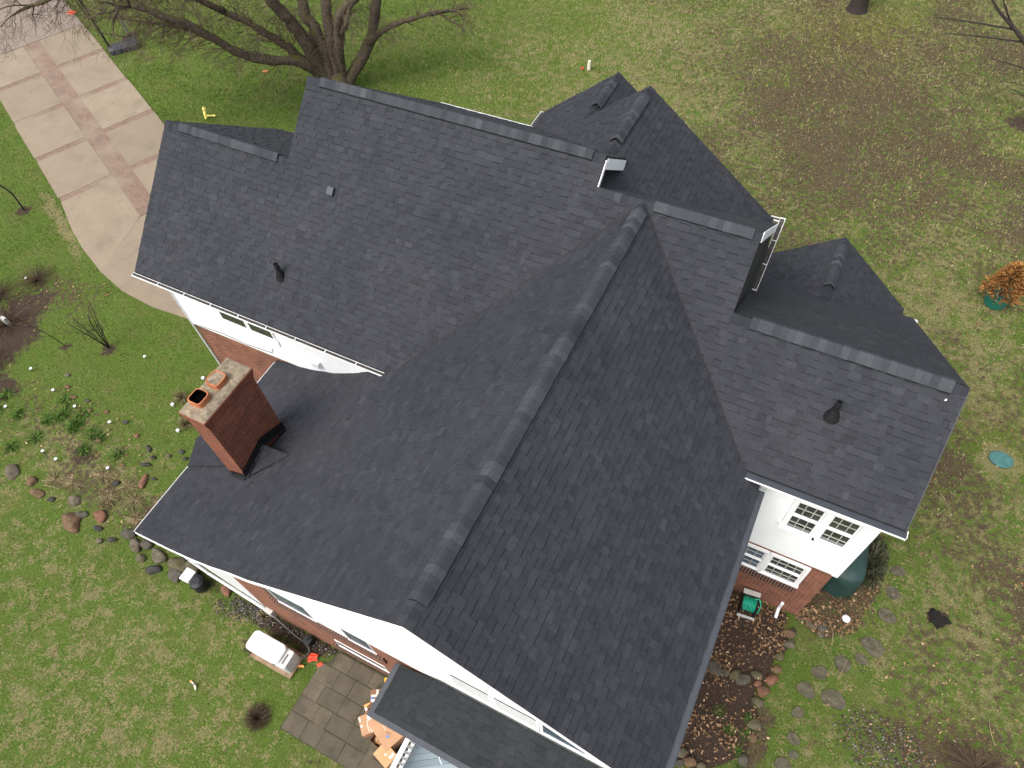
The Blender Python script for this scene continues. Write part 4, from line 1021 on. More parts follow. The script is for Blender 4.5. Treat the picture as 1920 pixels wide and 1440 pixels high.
tag(npmesh('leaf_litter', Vl, Fl, ['leaf'], tone=tl), kind='stuff')
# loose gravel by the gable wall and in the corner bed
px_, py_ = [], []
for cx, cy, rx_, ry_, n in ((-6.9, .14, .75, .28, 900), (-5.2, .16, .9, .14, 350), (8.9, 4.15, 1.1, .7, 700), (-7.6, -.15, .5, .3, 160), (-3.6, .22, .6, .06, 120)):
    a = r.uniform(0, 2 * PI, n); q = np.sqrt(r.random(n)); px_.append(cx + rx_ * q * np.cos(a) + r.normal(0, .08, n)); py_.append(cy + ry_ * q * np.sin(a) + r.normal(0, .05, n))
px_, py_ = np.concatenate(px_), np.concatenate(py_); keep = ~((py_ > .24) & (px_ < 0)); px_, py_ = px_[keep], py_[keep]; n = len(px_)
sz = r.uniform(.010, .030, n); octv = np.array([(1, 0, 0), (0, 1, 0), (-1, 0, 0), (0, -1, 0), (.1, .1, .8), (0, 0, -.4)])
V = (octv[None] * sz[:, None, None] * r.uniform(.7, 1.3, (n, 6, 3)) + np.stack([px_, py_, np.full(n, .002)], -1)[:, None]).reshape(-1, 3)
fo = np.array([(0, 1, 4), (1, 2, 4), (2, 3, 4), (3, 0, 4), (1, 0, 5), (2, 1, 5), (3, 2, 5), (0, 3, 5)])
Fp = (fo[None] + (np.arange(n) * 6)[:, None, None]).reshape(-1, 3)
tag(npmesh('gravel', V, Fp, ['pebble'], tone=np.repeat(np.clip(r.normal(.4, .28, n), 0, 1), 8)), kind='stuff')

# ------------------------------------------------------------------ stones
def rock_mb(x, y, sx, sy, sz, rot, seed, tone, z=0):
    bm = bmesh.new(); bmesh.ops.create_icosphere(bm, subdivisions=3, radius=1)
    o = Vector((seed * 3.1, seed * 1.7, seed * .9)); c, s = math.cos(rot), math.sin(rot)
    mb = MB()
    pl_ = [Vector((random.Random(seed * 31 + i).gauss(0, 1), random.Random(seed * 57 + i).gauss(0, 1), random.Random(seed * 91 + i).gauss(0, .8))).normalized() for i in range(7)]
    vs = []
    for v in bm.verts:
        p = v.co.copy()
        for q in pl_:                                         # shave flat facets
            e = p.dot(q) - .66
            if e > 0: p -= q * e * .85
        p *= 1 + .16 * mnoise.noise(p * 1.6 + o) + .07 * mnoise.noise(p * 5 + o)
        px, py, pz = p.x * sx, p.y * sy, p.z * sz
        vs.append((x + px * c - py * s, y + px * s + py * c, z + sz * .08 + pz))
    mb.mesh(vs, [tuple(v.index for v in f.verts) for f in bm.faces], tone); bm.free()
    return mb
TONES = {'dark grey': .10, 'grey': .3, 'pale': .52, 'mossy': .75, 'reddish': 1.0, 'brown': .88, 'olive': .68}
def rock(x, y, sx, sy, rot, col, label, group, sz=None, seed=None):
    seed = seed or (len(D.objects) % 997 + 3)
    sz = sz or .62 * min(sx, sy)
    return solo(rock_mb(x, y, sx, sy, sz, rot, seed, TONES[col]), 'stone', 'rock', (x, y, 0), label, 'stone', group, smooth=True)
ORD = ['first', 'second', 'third', 'fourth', 'fifth', 'sixth', 'seventh', 'eighth', 'ninth', 'tenth', 'eleventh', 'twelfth', 'thirteenth', 'fourteenth', 'fifteenth', 'sixteenth', 'seventeenth', 'eighteenth', 'nineteenth', 'twentieth', 'twenty-first', 'twenty-second']
bed_st = [(4.78, 4.12, .27, .19, -.3, 'grey'), (5.10, 4.15, .15, .10, 1.2, 'olive'), (5.30, 4.19, .19, .14, .9, 'mossy'), (5.54, 4.19, .22, .17, .8, 'grey'), (5.80, 4.42, .16, .12, .2, 'olive'), (5.86, 4.25, .12, .09, .5, 'reddish'), (6.18, 4.50, .19, .16, 1.0, 'reddish'), (6.04, 4.12, .19, .15, .5, 'reddish'), (5.97, 3.82, .18, .14, .1, 'olive'), (6.22, 4.80, .15, .11, .8, 'brown'), (6.18, 5.12, .17, .13, 1.4, 'mossy'), (6.32, 5.53, .17, .13, .3, 'pale'), (6.26, 5.78, .18, .13, .1, 'brown'), (6.08, 6.10, .10, .05, 1.9, 'dark grey'), (6.36, 5.92, .13, .05, -.6, 'dark grey'), (6.06, 3.28, .18, .15, .5, 'olive'), (6.10, 2.98, .13, .11, .7, 'brown')]
for i, (x, y, a, b, rt_, c) in enumerate(bed_st):
    rock(x, y, a, b, rt_, c, f'{c} field stone, {ORD[i]} along the edge of the mulch bed from the black eave', 'field stones edging the mulch bed')
low = [(4.70, 1.96, .17, .14, .5, 'pale'), (4.93, 1.83, .16, .13, .2, 'brown'), (6.03, 2.42, .16, .14, .3, 'grey'), (5.18, 1.86, .13, .1, .2, 'olive'), (4.74, 1.72, .14, .1, .8, 'grey'), (5.45, 1.78, .15, .09, .1, 'olive')]
for i, (x, y, a, b, rt_, c) in enumerate(low):
    rock(x, y, a, b, rt_, c, f'{c} stone, {ORD[i]} at the near end of the mulch bed by the bottom edge', 'field stones edging the mulch bed')
wallst = [(6.98, 6.12, .12, .08, .2, 'pale'), (6.69, 6.25, .18, .1, -.3, 'olive'), (6.54, 6.36, .12, .08, .2, 'reddish'), (6.55, 6.56, .1, .08, .4, 'mossy'), (6.85, 6.36, .15, .1, .9, 'brown'), (7.0, 6.3, .14, .1, .2, 'grey'), (6.42, 6.28, .09, .07, .1, 'olive')]
for i, (x, y, a, b, rt_, c) in enumerate(wallst):
    rock(x, y, a, b, rt_, c, f'small {c} stone, {ORD[i]} of the heap off the brick corner of the house', 'stones heaped by the brick corner')
rw = [(-16.75, .25, .42, .26, -.5, 'pale'), (-15.85, .27, .24, .2, .3, 'brown'), (-15.35, .05, .30, .16, .1, 'brown'), (-14.8, .12, .16, .1, .3, 'dark grey'), (-14.12, .40, .28, .2, .2, 'pale'), (-13.62, -.14, .52, .28, -.35, 'brown'), (-13.55, .14, .26, .16, .2, 'grey'), (-13.0, .36, .3, .2, -.2, 'reddish'), (-12.75, .02, .2, .1, .1, 'dark grey'), (-12.4, -.24, .14, .1, .2, 'pale'), (-12.1, -.05, .16, .1, .2, 'dark grey'), (-11.75, .30, .3, .2, -.1, 'grey'), (-11.35, .12, .34, .18, -.5, 'pale'), (-11.0, .28, .25, .17, .2, 'grey'), (-10.9, -.1, .2, .14, .2, 'olive'), (-10.45, .15, .36, .2, -.3, 'pale'), (-10.3, -.2, .26, .17, .5, 'dark grey'), (-9.72, .22, .42, .26, .1, 'olive'), (-9.62, -.05, .34, .2, -.2, 'grey'), (-8.95, .1, .42, .2, -.25, 'pale'), (-7.95, .22, .26, .15, -.5, 'reddish'), (-9.25, .36, .36, .22, -.2, 'olive')]
for i, (x, y, a, b, rt_, c) in enumerate(rw):
    rock(x, y, a * .92, b * .92, rt_, c, f'{c} boulder, {ORD[i]} from the left in the low rock wall beside the front lawn', 'boulders of the low rock wall', sz=.6 * min(a, b))
bedr = [(-13.68, 1.97, .16, .06, .2, 'brown'), (-12.62, 1.84, .34, .15, -1.1, 'reddish'), (-13.28, 2.78, .2, .11, -.6, 'dark grey'), (-12.92, 2.60, .12, .09, .2, 'dark grey'), (-13.33, 1.39, .15, .12, .8, 'dark grey'), (-12.36, 2.02, .16, .06, .1, 'dark grey'), (-13.99, 2.98, .14, .1, .2, 'reddish'), (-14.71, 3.21, .14, .1, .4, 'dark grey'), (-15.6, 3.25, .14, .1, .3, 'brown'), (-16.16, 3.04, .15, .1, .5, 'brown'), (-16.52, 3.30, .13, .1, .3, 'grey'), (-17.11, 3.19, .15, .1, .6, 'brown'), (-17.62, 3.43, .14, .09, .1, 'reddish'), (-12.95, 2.3, .24, .11, .3, 'dark grey'), (-12.23, 3.15, .14, .1, .1, 'dark grey'), (-11.95, 3.0, .15, .08, .4, 'dark grey'), (-12.5, 2.85, .13, .09, .8, 'olive'), (-14.25, 2.25, .12, .07, .8, 'pale'), (-18.0, 3.8, .15, .1, .2, 'pale'), (-15.0, 2.3, .16, .09, .3, 'brown')]
for i, (x, y, a, b, rt_, c) in enumerate(bedr):
    rock(x, y, a * .8, b * .8, rt_, c, f'{c} stone lying loose in the weedy bed below the chimney, {ORD[i]} counted stone', 'loose stones in the weedy bed')
# flat stepping stones sunk in the right-hand lawn
st = [(8.24, 6.39, .30), (8.04, 5.95, .17), (7.65, 5.64, .24), (7.19, 5.18, .22), (6.98, 4.62, .24), (7.63, 4.70, .30), (6.93, 4.02, .17), (8.41, 7.34, .24), (8.44, 8.03, .22), (8.45, 8.7, .2), (6.98, 3.4, .17), (6.9, 2.75, .2), (7.06, 3.05, .13)]
for i, (x, y, q) in enumerate(st):
    rs = random.Random(i + 40); mb = MB(); n = 22; ph = [rs.uniform(0, 6.3) for _ in range(3)]
    rad = [q * (1 + .10 * math.sin(2 * a + ph[0]) + .06 * math.sin(3 * a + ph[1]) + .04 * math.sin(7 * a + ph[2])) for a in [2 * PI * k / n for k in range(n)]]
    ring = [(x + rad[k] * math.cos(2 * PI * k / n), y + rad[k] * .85 * math.sin(2 * PI * k / n)) for k in range(n)]
    mb.prism([(x + (a_ - x) * .9, y + (b_ - y) * .9) for a_, b_ in ring], -.06, .004, .5)
    solo(mb, 'stepping_stone', 'stepping_stone', (x, y, 0), f'{ORD[i]} flat brown stepping stone in the grass between mulch bed and gravel corner', 'stepping stone', 'stepping stones in the right lawn')

# ------------------------------------------------------------------ trees
def branch(mb, tw, p0, d0, L, r0, depth, rs, droop=0.0, tips=None):
    """tapering limb that forks into finer twigs; thick ones go to mb, fine ones to tw"""
    n = 5 if depth > 0 else 4
    pts = [Vector(p0)]; d = Vector(d0).normalized(); rad = [r0]
    for i in range(n):
        d = (d + Vector((rs.gauss(0, .22), rs.gauss(0, .22), rs.gauss(0, .18) - droop))).normalized()
        pts.append(pts[-1] + d * (L / n)); rad.append(max(.004, r0 * (1 - .72 * (i + 1) / n)))
    (mb if r0 > .03 else tw).tube(pts, rad, 7 if r0 > .05 else (4 if r0 > .014 else 3), cap=r0 > .05)
    if depth <= 0: return
    k = rs.randint(3, 5)
    for j in range(k):
        t = rs.uniform(.25, 1.0); i = min(n - 1, int(t * n)); q = pts[i].lerp(pts[i + 1], t * n - i)
        ax = (pts[i + 1] - pts[i]).normalized()
        side = ax.cross(Vector((rs.gauss(0, 1), rs.gauss(0, 1), rs.gauss(0, 1)))).normalized()
        dd = (ax * rs.uniform(.5, 1.1) + side * rs.uniform(.5, 1.0)).normalized()
        branch(mb, tw, q, dd, L * rs.uniform(.45, .75), max(.0045, rad[i] * rs.uniform(.4, .62)), depth - 1, rs, droop)
def smoothline(P, k=4):
    P = [Vector(p) for p in P]; out = []
    for i in range(len(P) - 1):
        a, b, c, d = P[max(0, i - 1)], P[i], P[i + 1], P[min(len(P) - 1, i + 2)]
        for j in range(k):
            t = j / k; out.append(.5 * ((2 * b) + (c - a) * t + (2 * a - 5 * b + 4 * c - d) * t * t + (3 * b - a - 3 * c + d) * t ** 3))
    return out + [P[-1]]
tree = thing('bare_tree', (-18.44, 21.2, 0), 'big bare tree with many mossy spreading trunks behind the roof at top left', 'tree')
rs = random.Random(5); tr = MB(); tw = MB()
LIMBS = [([(-18.7, 21.0, .3), (-18.93, 20.74, 1.18), (-19.17, 20.02, 2.14), (-19.99, 18.76, 2.81), (-20.39, 17.89, 3.53), (-20.71, 17.1, 4.6), (-21.13, 16.21, 5.6), (-21.72, 15.17, 6.5)], .27, .06),
 ([(-19.1, 20.5, 1.6), (-19.42, 20.28, 2.19), (-20.04, 19.97, 2.98), (-20.8, 19.53, 3.76), (-21.58, 19.07, 4.36), (-22.65, 18.34, 5.42), (-24.4, 17.4, 6.6)], .19, .05),
 ([(-18.6, 21.05, .3), (-18.8, 20.86, 1.4), (-18.96, 20.43, 2.96), (-19.04, 20.08, 3.94), (-19.16, 19.7, 4.66), (-19.47, 19.13, 6.01), (-20.5, 17.8, 7.8)], .31, .12),
 ([(-18.5, 21.15, .3), (-18.64, 21.02, 1.6), (-19.03, 21.33, 2.83), (-19.54, 21.53, 3.57), (-19.96, 21.83, 4.92), (-21, 21.4, 7)], .28, .12),
 ([(-18.4, 21.2, .3), (-18.41, 21.22, 1.28), (-18.48, 21.62, 3.03), (-18.46, 22.1, 5.05), (-18.6, 22.5, 7.5)], .26, .12),
 ([(-18.3, 21.3, .3), (-18.21, 21.41, 1.22), (-17.84, 21.42, 3.03), (-17.38, 21.51, 3.99), (-16.48, 22.01, 4.79), (-15.5, 22.5, 6.4)], .22, .1),
 ([(-18.2, 21.4, .2), (-18.05, 21.57, .64), (-17.31, 22.54, 1.94), (-17.14, 22.98, 2.6), (-16.99, 23.39, 3.6), (-16.77, 23.87, 4.75), (-16.5, 24.2, 7)], .25, .12),
 ([(-17.31, 22.5, 1.94), (-17.0, 22.55, 2.25), (-16.41, 22.77, 2.73), (-15.36, 23.41, 3.09), (-14.34, 24.03, 3.28)], .15, .07),
 ([(-19.47, 19.13, 6.0), (-20.06, 18.6, 6.3), (-21.19, 17.2, 6.95), (-22.85, 15.4, 7.2), (-24.33, 13.9, 7.34)], .12, .03),
 ([(-21.58, 19.07, 4.36), (-22.3, 17.6, 5.9), (-22.9, 16.2, 6.5), (-23.7, 14.6, 6.9), (-24.5, 13.4, 6.8)], .12, .03),
 ([(-20.4, 17.9, 3.53), (-21.3, 17.6, 4.1), (-22.6, 16.9, 4.7), (-24.0, 16.2, 5.0)], .09, .025),
 ([(-18.0, 21.42, 2.2), (-17.7, 21.5, 2.9), (-17.2, 21.3, 3.6), (-16.9, 21.9, 4.6)], .12, .06)]
lines = []
for P, ra, rb in LIMBS:
    q = smoothline(P); n = len(q)
    q = [p + Vector((rs.gauss(0, .025), rs.gauss(0, .025), rs.gauss(0, .02))) for p in q]
    rad = [ra * 1.2 + (rb - ra) * (i / (n - 1)) ** .8 for i in range(n)]
    rad = [r_ * (1 + .08 * rs.gauss(0, 1)) for r_ in rad]
    tr.tube(q, rad, 10); lines.append((q, rad))
tr.lathe((-18.45, 21.2, -.2), [(1.0, 0), (.85, .25), (.66, .6), (.5, 1.0), (.3, 1.4)], 14)
for li, (q, rad) in enumerate(lines):
    n = len(q)
    for j in range({0: 58, 1: 54, 8: 46, 9: 46, 10: 50, 2: 26}.get(li, 18)):
        i = int(rs.uniform(.22 if li in (0, 1, 9, 10) else .3, 1) * (n - 2))
        d = (q[i + 1] - q[i]).normalized(); side = d.cross(Vector((rs.gauss(0, 1), rs.gauss(0, 1), rs.gauss(0, 1)))).normalized()
        far_ = li in (0, 1, 8, 9, 10)
        branch(tr, tw, q[i], d * .6 + side * .8 + Vector((0, 0, .1)), rs.uniform(.7, 1.7 if far_ else 1.2), min(.022, rad[i] * .35), 2, rs, .10 if li in (8, 9) else .02)
    for _ in range(4): branch(tr, tw, q[-1], (q[-1] - q[-3]).normalized() + Vector((rs.gauss(0, .4), rs.gauss(0, .4), rs.gauss(0, .3))), 1.4, rad[-1] * .7, 3, rs, .06)
for _ in range(26):   # water shoots round the fork
    q, rad = lines[rs.randrange(2, 7)]; i = rs.randrange(1, 10)
    branch(tr, tw, q[i], (rs.gauss(0, .6), rs.gauss(0, .6), 1), rs.uniform(.5, 1.1), .011, 1, rs)
setpar(tr.build('trunk', 'bark_moss', None, smooth=True), tree)
setpar(tw.build('crown', 'twig', None), tree)

def sapling(loc, label, stems, mat='bark_dark', fine=2, seed=1, name='sapling', cat='sapling', wrap=None, group=None):
    t = thing(name, (loc[0], loc[1], 0), label, cat, group); rs = random.Random(seed); a = MB(); b = MB()
    for P, ra, rb in stems:
        q = smoothline(P, 3); n = len(q); rad = [ra * 1.2 + (rb - ra) * i / (n - 1) for i in range(n)]
        a.tube(q, rad, 6)
        for j in range(fine):
            i = int(rs.uniform(.35, 1) * (n - 2)); d = (q[i + 1] - q[i]).normalized()
            branch(a, b, q[i], d + Vector((rs.gauss(0, .5), rs.gauss(0, .5), .1)), rs.uniform(.3, .6), rad[i] * .55, 1, rs)
    setpar(a.build('trunk', mat, None, smooth=True), t)
    if b.f: setpar(b.build('crown', 'twig_dark', None), t)
    return t
b0 = (-17.54, 5.31)
sapling(b0, 'low dark many-stemmed bare shrub in a mulch ring on the left lawn', [([(-17.54, 5.31, 0), (-17.52, 5.32, .7), (-17.44, 5.33, 1.38), (-17.42, 5.45, 1.7)], .022, .008), ([(-17.56, 5.29, 0), (-17.6, 5.1, .8), (-17.72, 4.85, 1.75)], .02, .006), ([(-17.53, 5.33, 0), (-17.46, 5.5, 1.0), (-17.4, 5.72, 1.97)], .02, .006), ([(-17.54, 5.31, 0), (-17.5, 5.42, .9), (-17.44, 5.62, 1.93)], .018, .006), ([(-17.55, 5.3, 0), (-17.62, 5.2, .8), (-17.6, 5.05, 1.9)], .016, .005)], fine=5, seed=3)
sapling((-26.37, 9.28), 'single dark bent sapling in a straw ring beside the driveway edge', [([(-26.37, 9.28, 0), (-26.36, 9.3, .6), (-26.37, 9.28, .92), (-26.41, 9.16, 1.37), (-26.5, 8.9, 2.0)], .035, .015)], fine=2, seed=4)
sapling((-32.05, 21.34), 'young tree with grey wrapped trunk in a stony ring beyond the hoop', [([(-32.04, 21.35, 0), (-32.05, 21.33, .76), (-32.04, 21.36, 1.62), (-32.0, 21.4, 3.2)], .06, .03)], 'steel_grey', 3, 5)
sapling((-19.07, 4.71), 'thin whip of a sapling leaning over the left lawn beside the brush', [([(-19.07, 4.7, 0), (-19.12, 4.55, .8), (-19.18, 4.35, 1.46), (-19.26, 4.05, 2.5)], .012, .006)], fine=2, seed=6)
t2 = thing('bare_tree', (1.65, 36.98, 0), 'dark thick tree trunk rising out of mossy grass at the top edge', 'tree')
a = MB(); b = MB(); rs = random.Random(8)
a.lathe((1.65, 37.0, -.1), [(.6, 0), (.5, .12), (.42, .4), (.38, 1.0), (.35, 2.5), (.32, 5.0)], 14)
for _ in range(7): branch(a, b, (1.65, 37, rs.uniform(4.4, 5)), (rs.gauss(0, .6), rs.gauss(0, .4) + .4, 1), 3, .14, 2, rs)
setpar(a.build('trunk', 'bark_dark', None, smooth=True), t2); setpar(b.build('crown', 'twig', None), t2)
t3 = thing('bare_tree', (9.75, 30.6, 0), 'slender bare tree at the right edge with thin sideways branches', 'tree')
a = MB(); b = MB(); rs = random.Random(9)
a.tube(smoothline([(9.9, 30.6, -.1), (9.85, 30.65, .6), (9.3, 30.8, 2.0), (8.4, 31.03, 2.75), (7.66, 31.2, 3.25), (6.9, 31.35, 3.7), (6.3, 31.5, 4.2)]), [.2, .19, .18, .17, .16, .15, .14, .13, .12, .11, .10, .095, .09, .085, .08, .075, .07, .065, .06, .055, .05, .045, .04, .035, .03], 8)
for P, ra in (([(7.66, 31.2, 3.21), (6.5, 31.4, 3.1), (5.37, 31.72, 2.92), (4.8, 31.8, 2.8)], .045), ([(8.2, 31.1, 2.85), (6.6, 31.4, 2.6), (5.41, 31.71, 2.33)], .04), ([(9.3, 30.8, 1.9), (8.4, 31.0, 1.95), (7.48, 31.24, 1.93)], .04), ([(7.6, 31.2, 3.3), (7.0, 31.4, 3.9), (6.58, 31.44, 4.6)], .05), ([(9.6, 30.7, 1.2), (8.9, 30.9, 1.3), (8.1, 31.1, 1.2)], .03), ([(9.75, 30.7, .7), (9.0, 30.4, 1.2), (8.3, 30.2, 1.5)], .03)):
    q = smoothline(P); n = len(q); a.tube(q, [ra * (1 - .75 * i / (n - 1)) for i in range(n)], 5)
    for _ in range(6):
        i = rs.randrange(2, n - 1); branch(a, b, q[i], (q[i] - q[i - 1]).normalized() + Vector((rs.gauss(0, .5), rs.gauss(0, .5), rs.gauss(0, .4))), rs.uniform(.5, 1.1), ra * .3, 1, rs)
setpar(a.build('trunk', 'bark_dark', None, smooth=True), t3); setpar(b.build('crown', 'twig_dark', None), t3)
# vine stems beside the back corner
mb = MB(); rs = random.Random(10)
for k in range(5): mb.tube(smoothline([(6.6, 15.6, .05), (6.9 + .1 * k, 15.9, .5 + .1 * k), (7.2 + .12 * k, 15.4, .7), (7.0 + .1 * k, 14.4 - .15 * k, .5), (6.9 + .05 * k, 13.9 - .2 * k, .05)]), .02, 5)
solo(mb, 'vine', 'twig_dark', (6.8, 15, 0), 'bare arching vine stems beside the rear roof corner', 'vine')

def clump(name, c, n, rx, ry, h, mat, label, cat, seed, blade=.03, thin=True, group=None):
    r = np.random.default_rng(seed); mb = MB()
    for i in range(n):
        a = r.uniform(0, 2 * PI); q = math.sqrt(r.random()); el = r.uniform(.15, 1)
        d = Vector((math.cos(a) * q * rx, math.sin(a) * q * ry, h * math.sqrt(max(0, 1 - q * q)) * el))
        p = Vector((c[0], c[1], c[2])) + d * (.05 if thin else .75)
        e = Vector((c[0], c[1], c[2])) + d * r.uniform(.85, 1.1) + Vector((r.normal(0, .04), r.normal(0, .04), r.normal(0, .03)))
        s_ = Vector((r.normal(), r.normal(), r.normal())).normalized() * blade * r.uniform(.6, 1.3)
        mb.face((p - s_ * .5, p + s_ * .5, e + s_ * .25, e - s_ * .25) if thin else (p - s_, p + (e - p).cross(s_).normalized() * blade, e + s_, e - (e - p).cross(s_).normalized() * blade), min(1, max(0, r.normal(.5, .28))))
    return solo(mb, name, mat, (c[0], c[1], 0), label, cat, group)
clump('shrub', (-5.10, -2.0, 0), 2200, .36, .36, .30, 'shrub_dark', 'round dark brown leafless shrub on the front lawn', 'shrub', 71, .008)
clump('ornamental_grass', (-13.62, 4.73, 0), 260, .30, .30, .4, 'straw_clump', 'golden dry grass tuft beside the upper chimney corner', 'grass tuft', 72, .02)
clump('ornamental_grass', (-12.80, 3.98, 0), 260, .28, .28, .4, 'straw_clump', 'golden dry grass tuft under the lower chimney corner', 'grass tuft', 73, .02)
clump('ornamental_grass', (-6.55, .12, 0), 160, .20, .12, .3, 'straw_clump', 'tan dry grass tuft in gravel at the gable wall', 'grass tuft', 74, .016)
rq = random.Random(77)
cl = [(-17.4 + 2.7 * rq.gauss(0, .5), 1.95 + 1.1 * rq.gauss(0, .5)) for _ in range(20)]
for i, (x, y) in enumerate(cl):
    clump('weed', (x, y, 0), 150, .34, .28, .09, 'green_clump', 'bushy green weed clump in the bed left of the chimney', 'weed', 180 + i, .03, group='green weed clumps in the left bed')
cl2 = [(-12.4, 1.2), (-13.2, .9), (-11.9, .75), (-14.6, .8), (-11.4, 1.5), (-15.2, .65), (-13.9, 1.4), (-12.9, 1.5)]
for i, (x, y) in enumerate(cl2):
    clump('dry_grass', (x, y, 0), 200, .5, .34, .05, 'straw_clump', 'flattened straw-coloured grass clump behind the low rock wall', 'grass tuft', 110 + i, .016, group='straw clumps behind the rock wall')
cl3 = [(5.92, 3.35), (5.95, 3.0), (5.85, 2.55), (6.02, 2.15), (5.2, 3.2), (5.55, 2.9)]
for i, (x, y) in enumerate(cl3):
    clump('weed', (x, y, 0), 130, .2, .2, .12, 'green_clump', 'bright green weed tuft in the mulch bed under the black eave', 'weed', 130 + i, .012, group='green weeds in the mulch bed')
br = [(-21.9, 4.5, 1.0), (-22.6, 6.6, .9), (-21.0, 2.9, .9), (-22.3, 3.3, .9), (-23.3, 5.4, 1.0)]
for i, (x, y, q) in enumerate(br):
    clump('brush', (x, y, 0), 420, q, q, .7, 'shrub_dark', 'brown tangled brush at the left edge of the lawn', 'brush', 150 + i, .01, group='brown brush at the left edge')
clump('evergreen_shrub', (7.75, 8.6, 0), 2600, .40, .8, .5, 'evergreen', 'grey-green low evergreen shrub beside the green covered grill', 'shrub', 160, .022, False)
clump('evergreen_shrub', (7.25, 7.55, 0), 900, .26, .28, .35, 'evergreen', 'grey-green sprig of evergreen in front of the green cover', 'shrub', 161, .02, False)
clump('brush', (10.9, 4.6, 0), 800, 1.1, .55, .3, 'shrub_dark', 'flattened dead brush in the lower right corner', 'brush', 162, .012)
# straw twigs lying in the leaf bed
mb = MB(); rs = random.Random(31)
# potted orange conifer
pot = MB(); pot.lathe((9.66, 19.68, 0), [(.30, 0), (.34, .05), (.40, .42), (.44, .42), (.44, .50), (.39, .50), (.37, .40), (.05, .38)], 28)
solo(pot, 'plant_pot', 'pot_green', (9.66, 19.68, 0), 'round green plastic pot under the orange conifer', 'pot')
r = np.random.default_rng(5); mb = MB()
for i in range(3600):
    t = r.random() ** .8; hh = .45 + 1.3 * t; rad = .52 * (1 - t) ** .6 + .05; a = r.uniform(0, 2 * PI); q = rad * (r.uniform(.45, 1) ** .5) * (1 + .18 * math.sin(a * 5 + hh * 9))
    p = Vector((9.68 + q * math.cos(a), 19.72 + q * math.sin(a), hh)); e = p + Vector((math.cos(a), math.sin(a), .5)) * r.uniform(.05, .13) + Vector((r.normal(0, .03), r.normal(0, .03), r.normal(0, .03)))
    s_ = Vector((r.normal(), r.normal(), r.normal())).normalized() * r.uniform(.02, .045)
    mb.face((p - s_ * .4, p + s_, e + s_ * .5, e - s_ * .6), min(1, max(0, r.normal(.5, .27))))
con = thing('conifer', (9.68, 19.72, .4), 'dead orange-brown bushy conifer growing in the green pot', 'conifer')
setpar(mb.build('crown', 'orange_foliage', None), con)
m2 = MB(); m2.tube([(9.68, 19.72, .36), (9.68, 19.72, 1.7)], [.05, .02], 8); setpar(m2.build('trunk', 'bark', None), con)

# ------------------------------------------------------------------ yard objects
hoop = thing('basketball_hoop', (-31.5, 20.3, 0), 'portable black basketball hoop stand with dark base on the driveway edge', 'basketball hoop')
mb = MB(); mb.tube([(-31.78, 19.83, .1), (-31.83, 19.74, 1.74), (-31.9, 19.66, 3.0)], .055, 10); setpar(mb.build('pole', 'plastic_black', None), hoop)
mb = MB(); mb.tube([(-31.84, 19.6, 1.75), (-31.98, 19.5, 3.0)], .035, 8); mb.tube([(-31.8, 19.79, 1.0), (-31.1, 20.8, .35)], .02, 6); setpar(mb.build('brace', 'plastic_black', None), hoop)
Mx = Matrix.Translation((-31.3, 20.3, 0)) @ Matrix.Rotation(math.atan2(1.0, .72), 4, 'Z')
mb = MB(); pr0 = [(-.78, -.2), (-.6, -.34), (.6, -.4), (.72, -.32), (.72, .32), (.6, .4), (-.6, .34), (-.78, .2)]
n = len(pr0); vs = [Mx @ Vector((a, b, 0.0)) for a, b in pr0] + [Mx @ Vector((a * 1.0, b * .95, .2)) for a, b in pr0] + [Mx @ Vector((a * .9 + .02, b * .75, .30)) for a, b in pr0]
mb.mesh(vs, [tuple(range(n))[::-1], tuple(range(2 * n, 3 * n))] + [(k * n + i, k * n + (i + 1) % n, (k + 1) * n + (i + 1) % n, (k + 1) * n + i) for k in range(2) for i in range(n)])
for k in (-.3, .0, .3): mb.box((k - .02, -.26, .3), (k + .02, .26, .325), M=Mx)
setpar(mb.build('base', 'plastic_dark', None, bevel=.03), hoop)
mb = MB(); mb.box((-.5, -.03, 2.85), (.5, .02, 3.6), M=Matrix.Translation((-32.3, 19.3, 0)) @ Matrix.Rotation(.55, 4, 'Z')); setpar(mb.build('backboard', 'plastic_dark', None), hoop)
mb = MB(); c = Vector((-36.8, 21.87, 0))
bm_ = bmesh.new(); bmesh.ops.create_icosphere(bm_, subdivisions=3, radius=1)
def rag(name, loc, sx, sy, sz, mat, label, cat, seed, rot=0):
    bm = bmesh.new(); bmesh.ops.create_grid(bm, x_segments=14, y_segments=14, size=1); mb = MB(); vs = []
    for v in bm.verts:
        p = v.co; e = 1 + .3 * mnoise.noise(Vector((p.x * 1.2, p.y * 1.2, seed)))
        x, y = p.x * sx * e, p.y * sy * e; z = .012 + sz * (1 - .55 * (p.x ** 2 + p.y ** 2)) * (0.6 + .9 * mnoise.noise(Vector((p.x * 2.4, p.y * 2.4, seed + 9))))
        vs.append((loc[0] + x * math.cos(rot) - y * math.sin(rot), loc[1] + x * math.sin(rot) + y * math.cos(rot), max(.005, z) + loc[2]))
    mb.mesh(vs, [tuple(v.index for v in f.verts) for f in bm.faces]); bm.free()
    return solo(mb, name, mat, loc, label, cat, smooth=True)
rag('cloth', (-36.8, 21.87, .02), .22, .16, .1, 'red_fabric', 'crumpled orange-red cloth on the driveway under the twigs', 'cloth', 1)
rag('cloth', (-4.68, -.18, 0), .13, .10, .12, 'red_fabric', 'large crumpled red-orange cloth beside the generator', 'cloth', 2, .5)
rag('cloth', (-4.42, -.24, 0), .07, .045, .05, 'red_fabric', 'small red-orange cloth scrap by the patio corner', 'cloth', 3, .9)
rag('cloth', (-4.86, -.50, 0), .09, .03, .03, 'orange_plastic', 'narrow orange strip lying against the generator end', 'cloth', 4, .4)
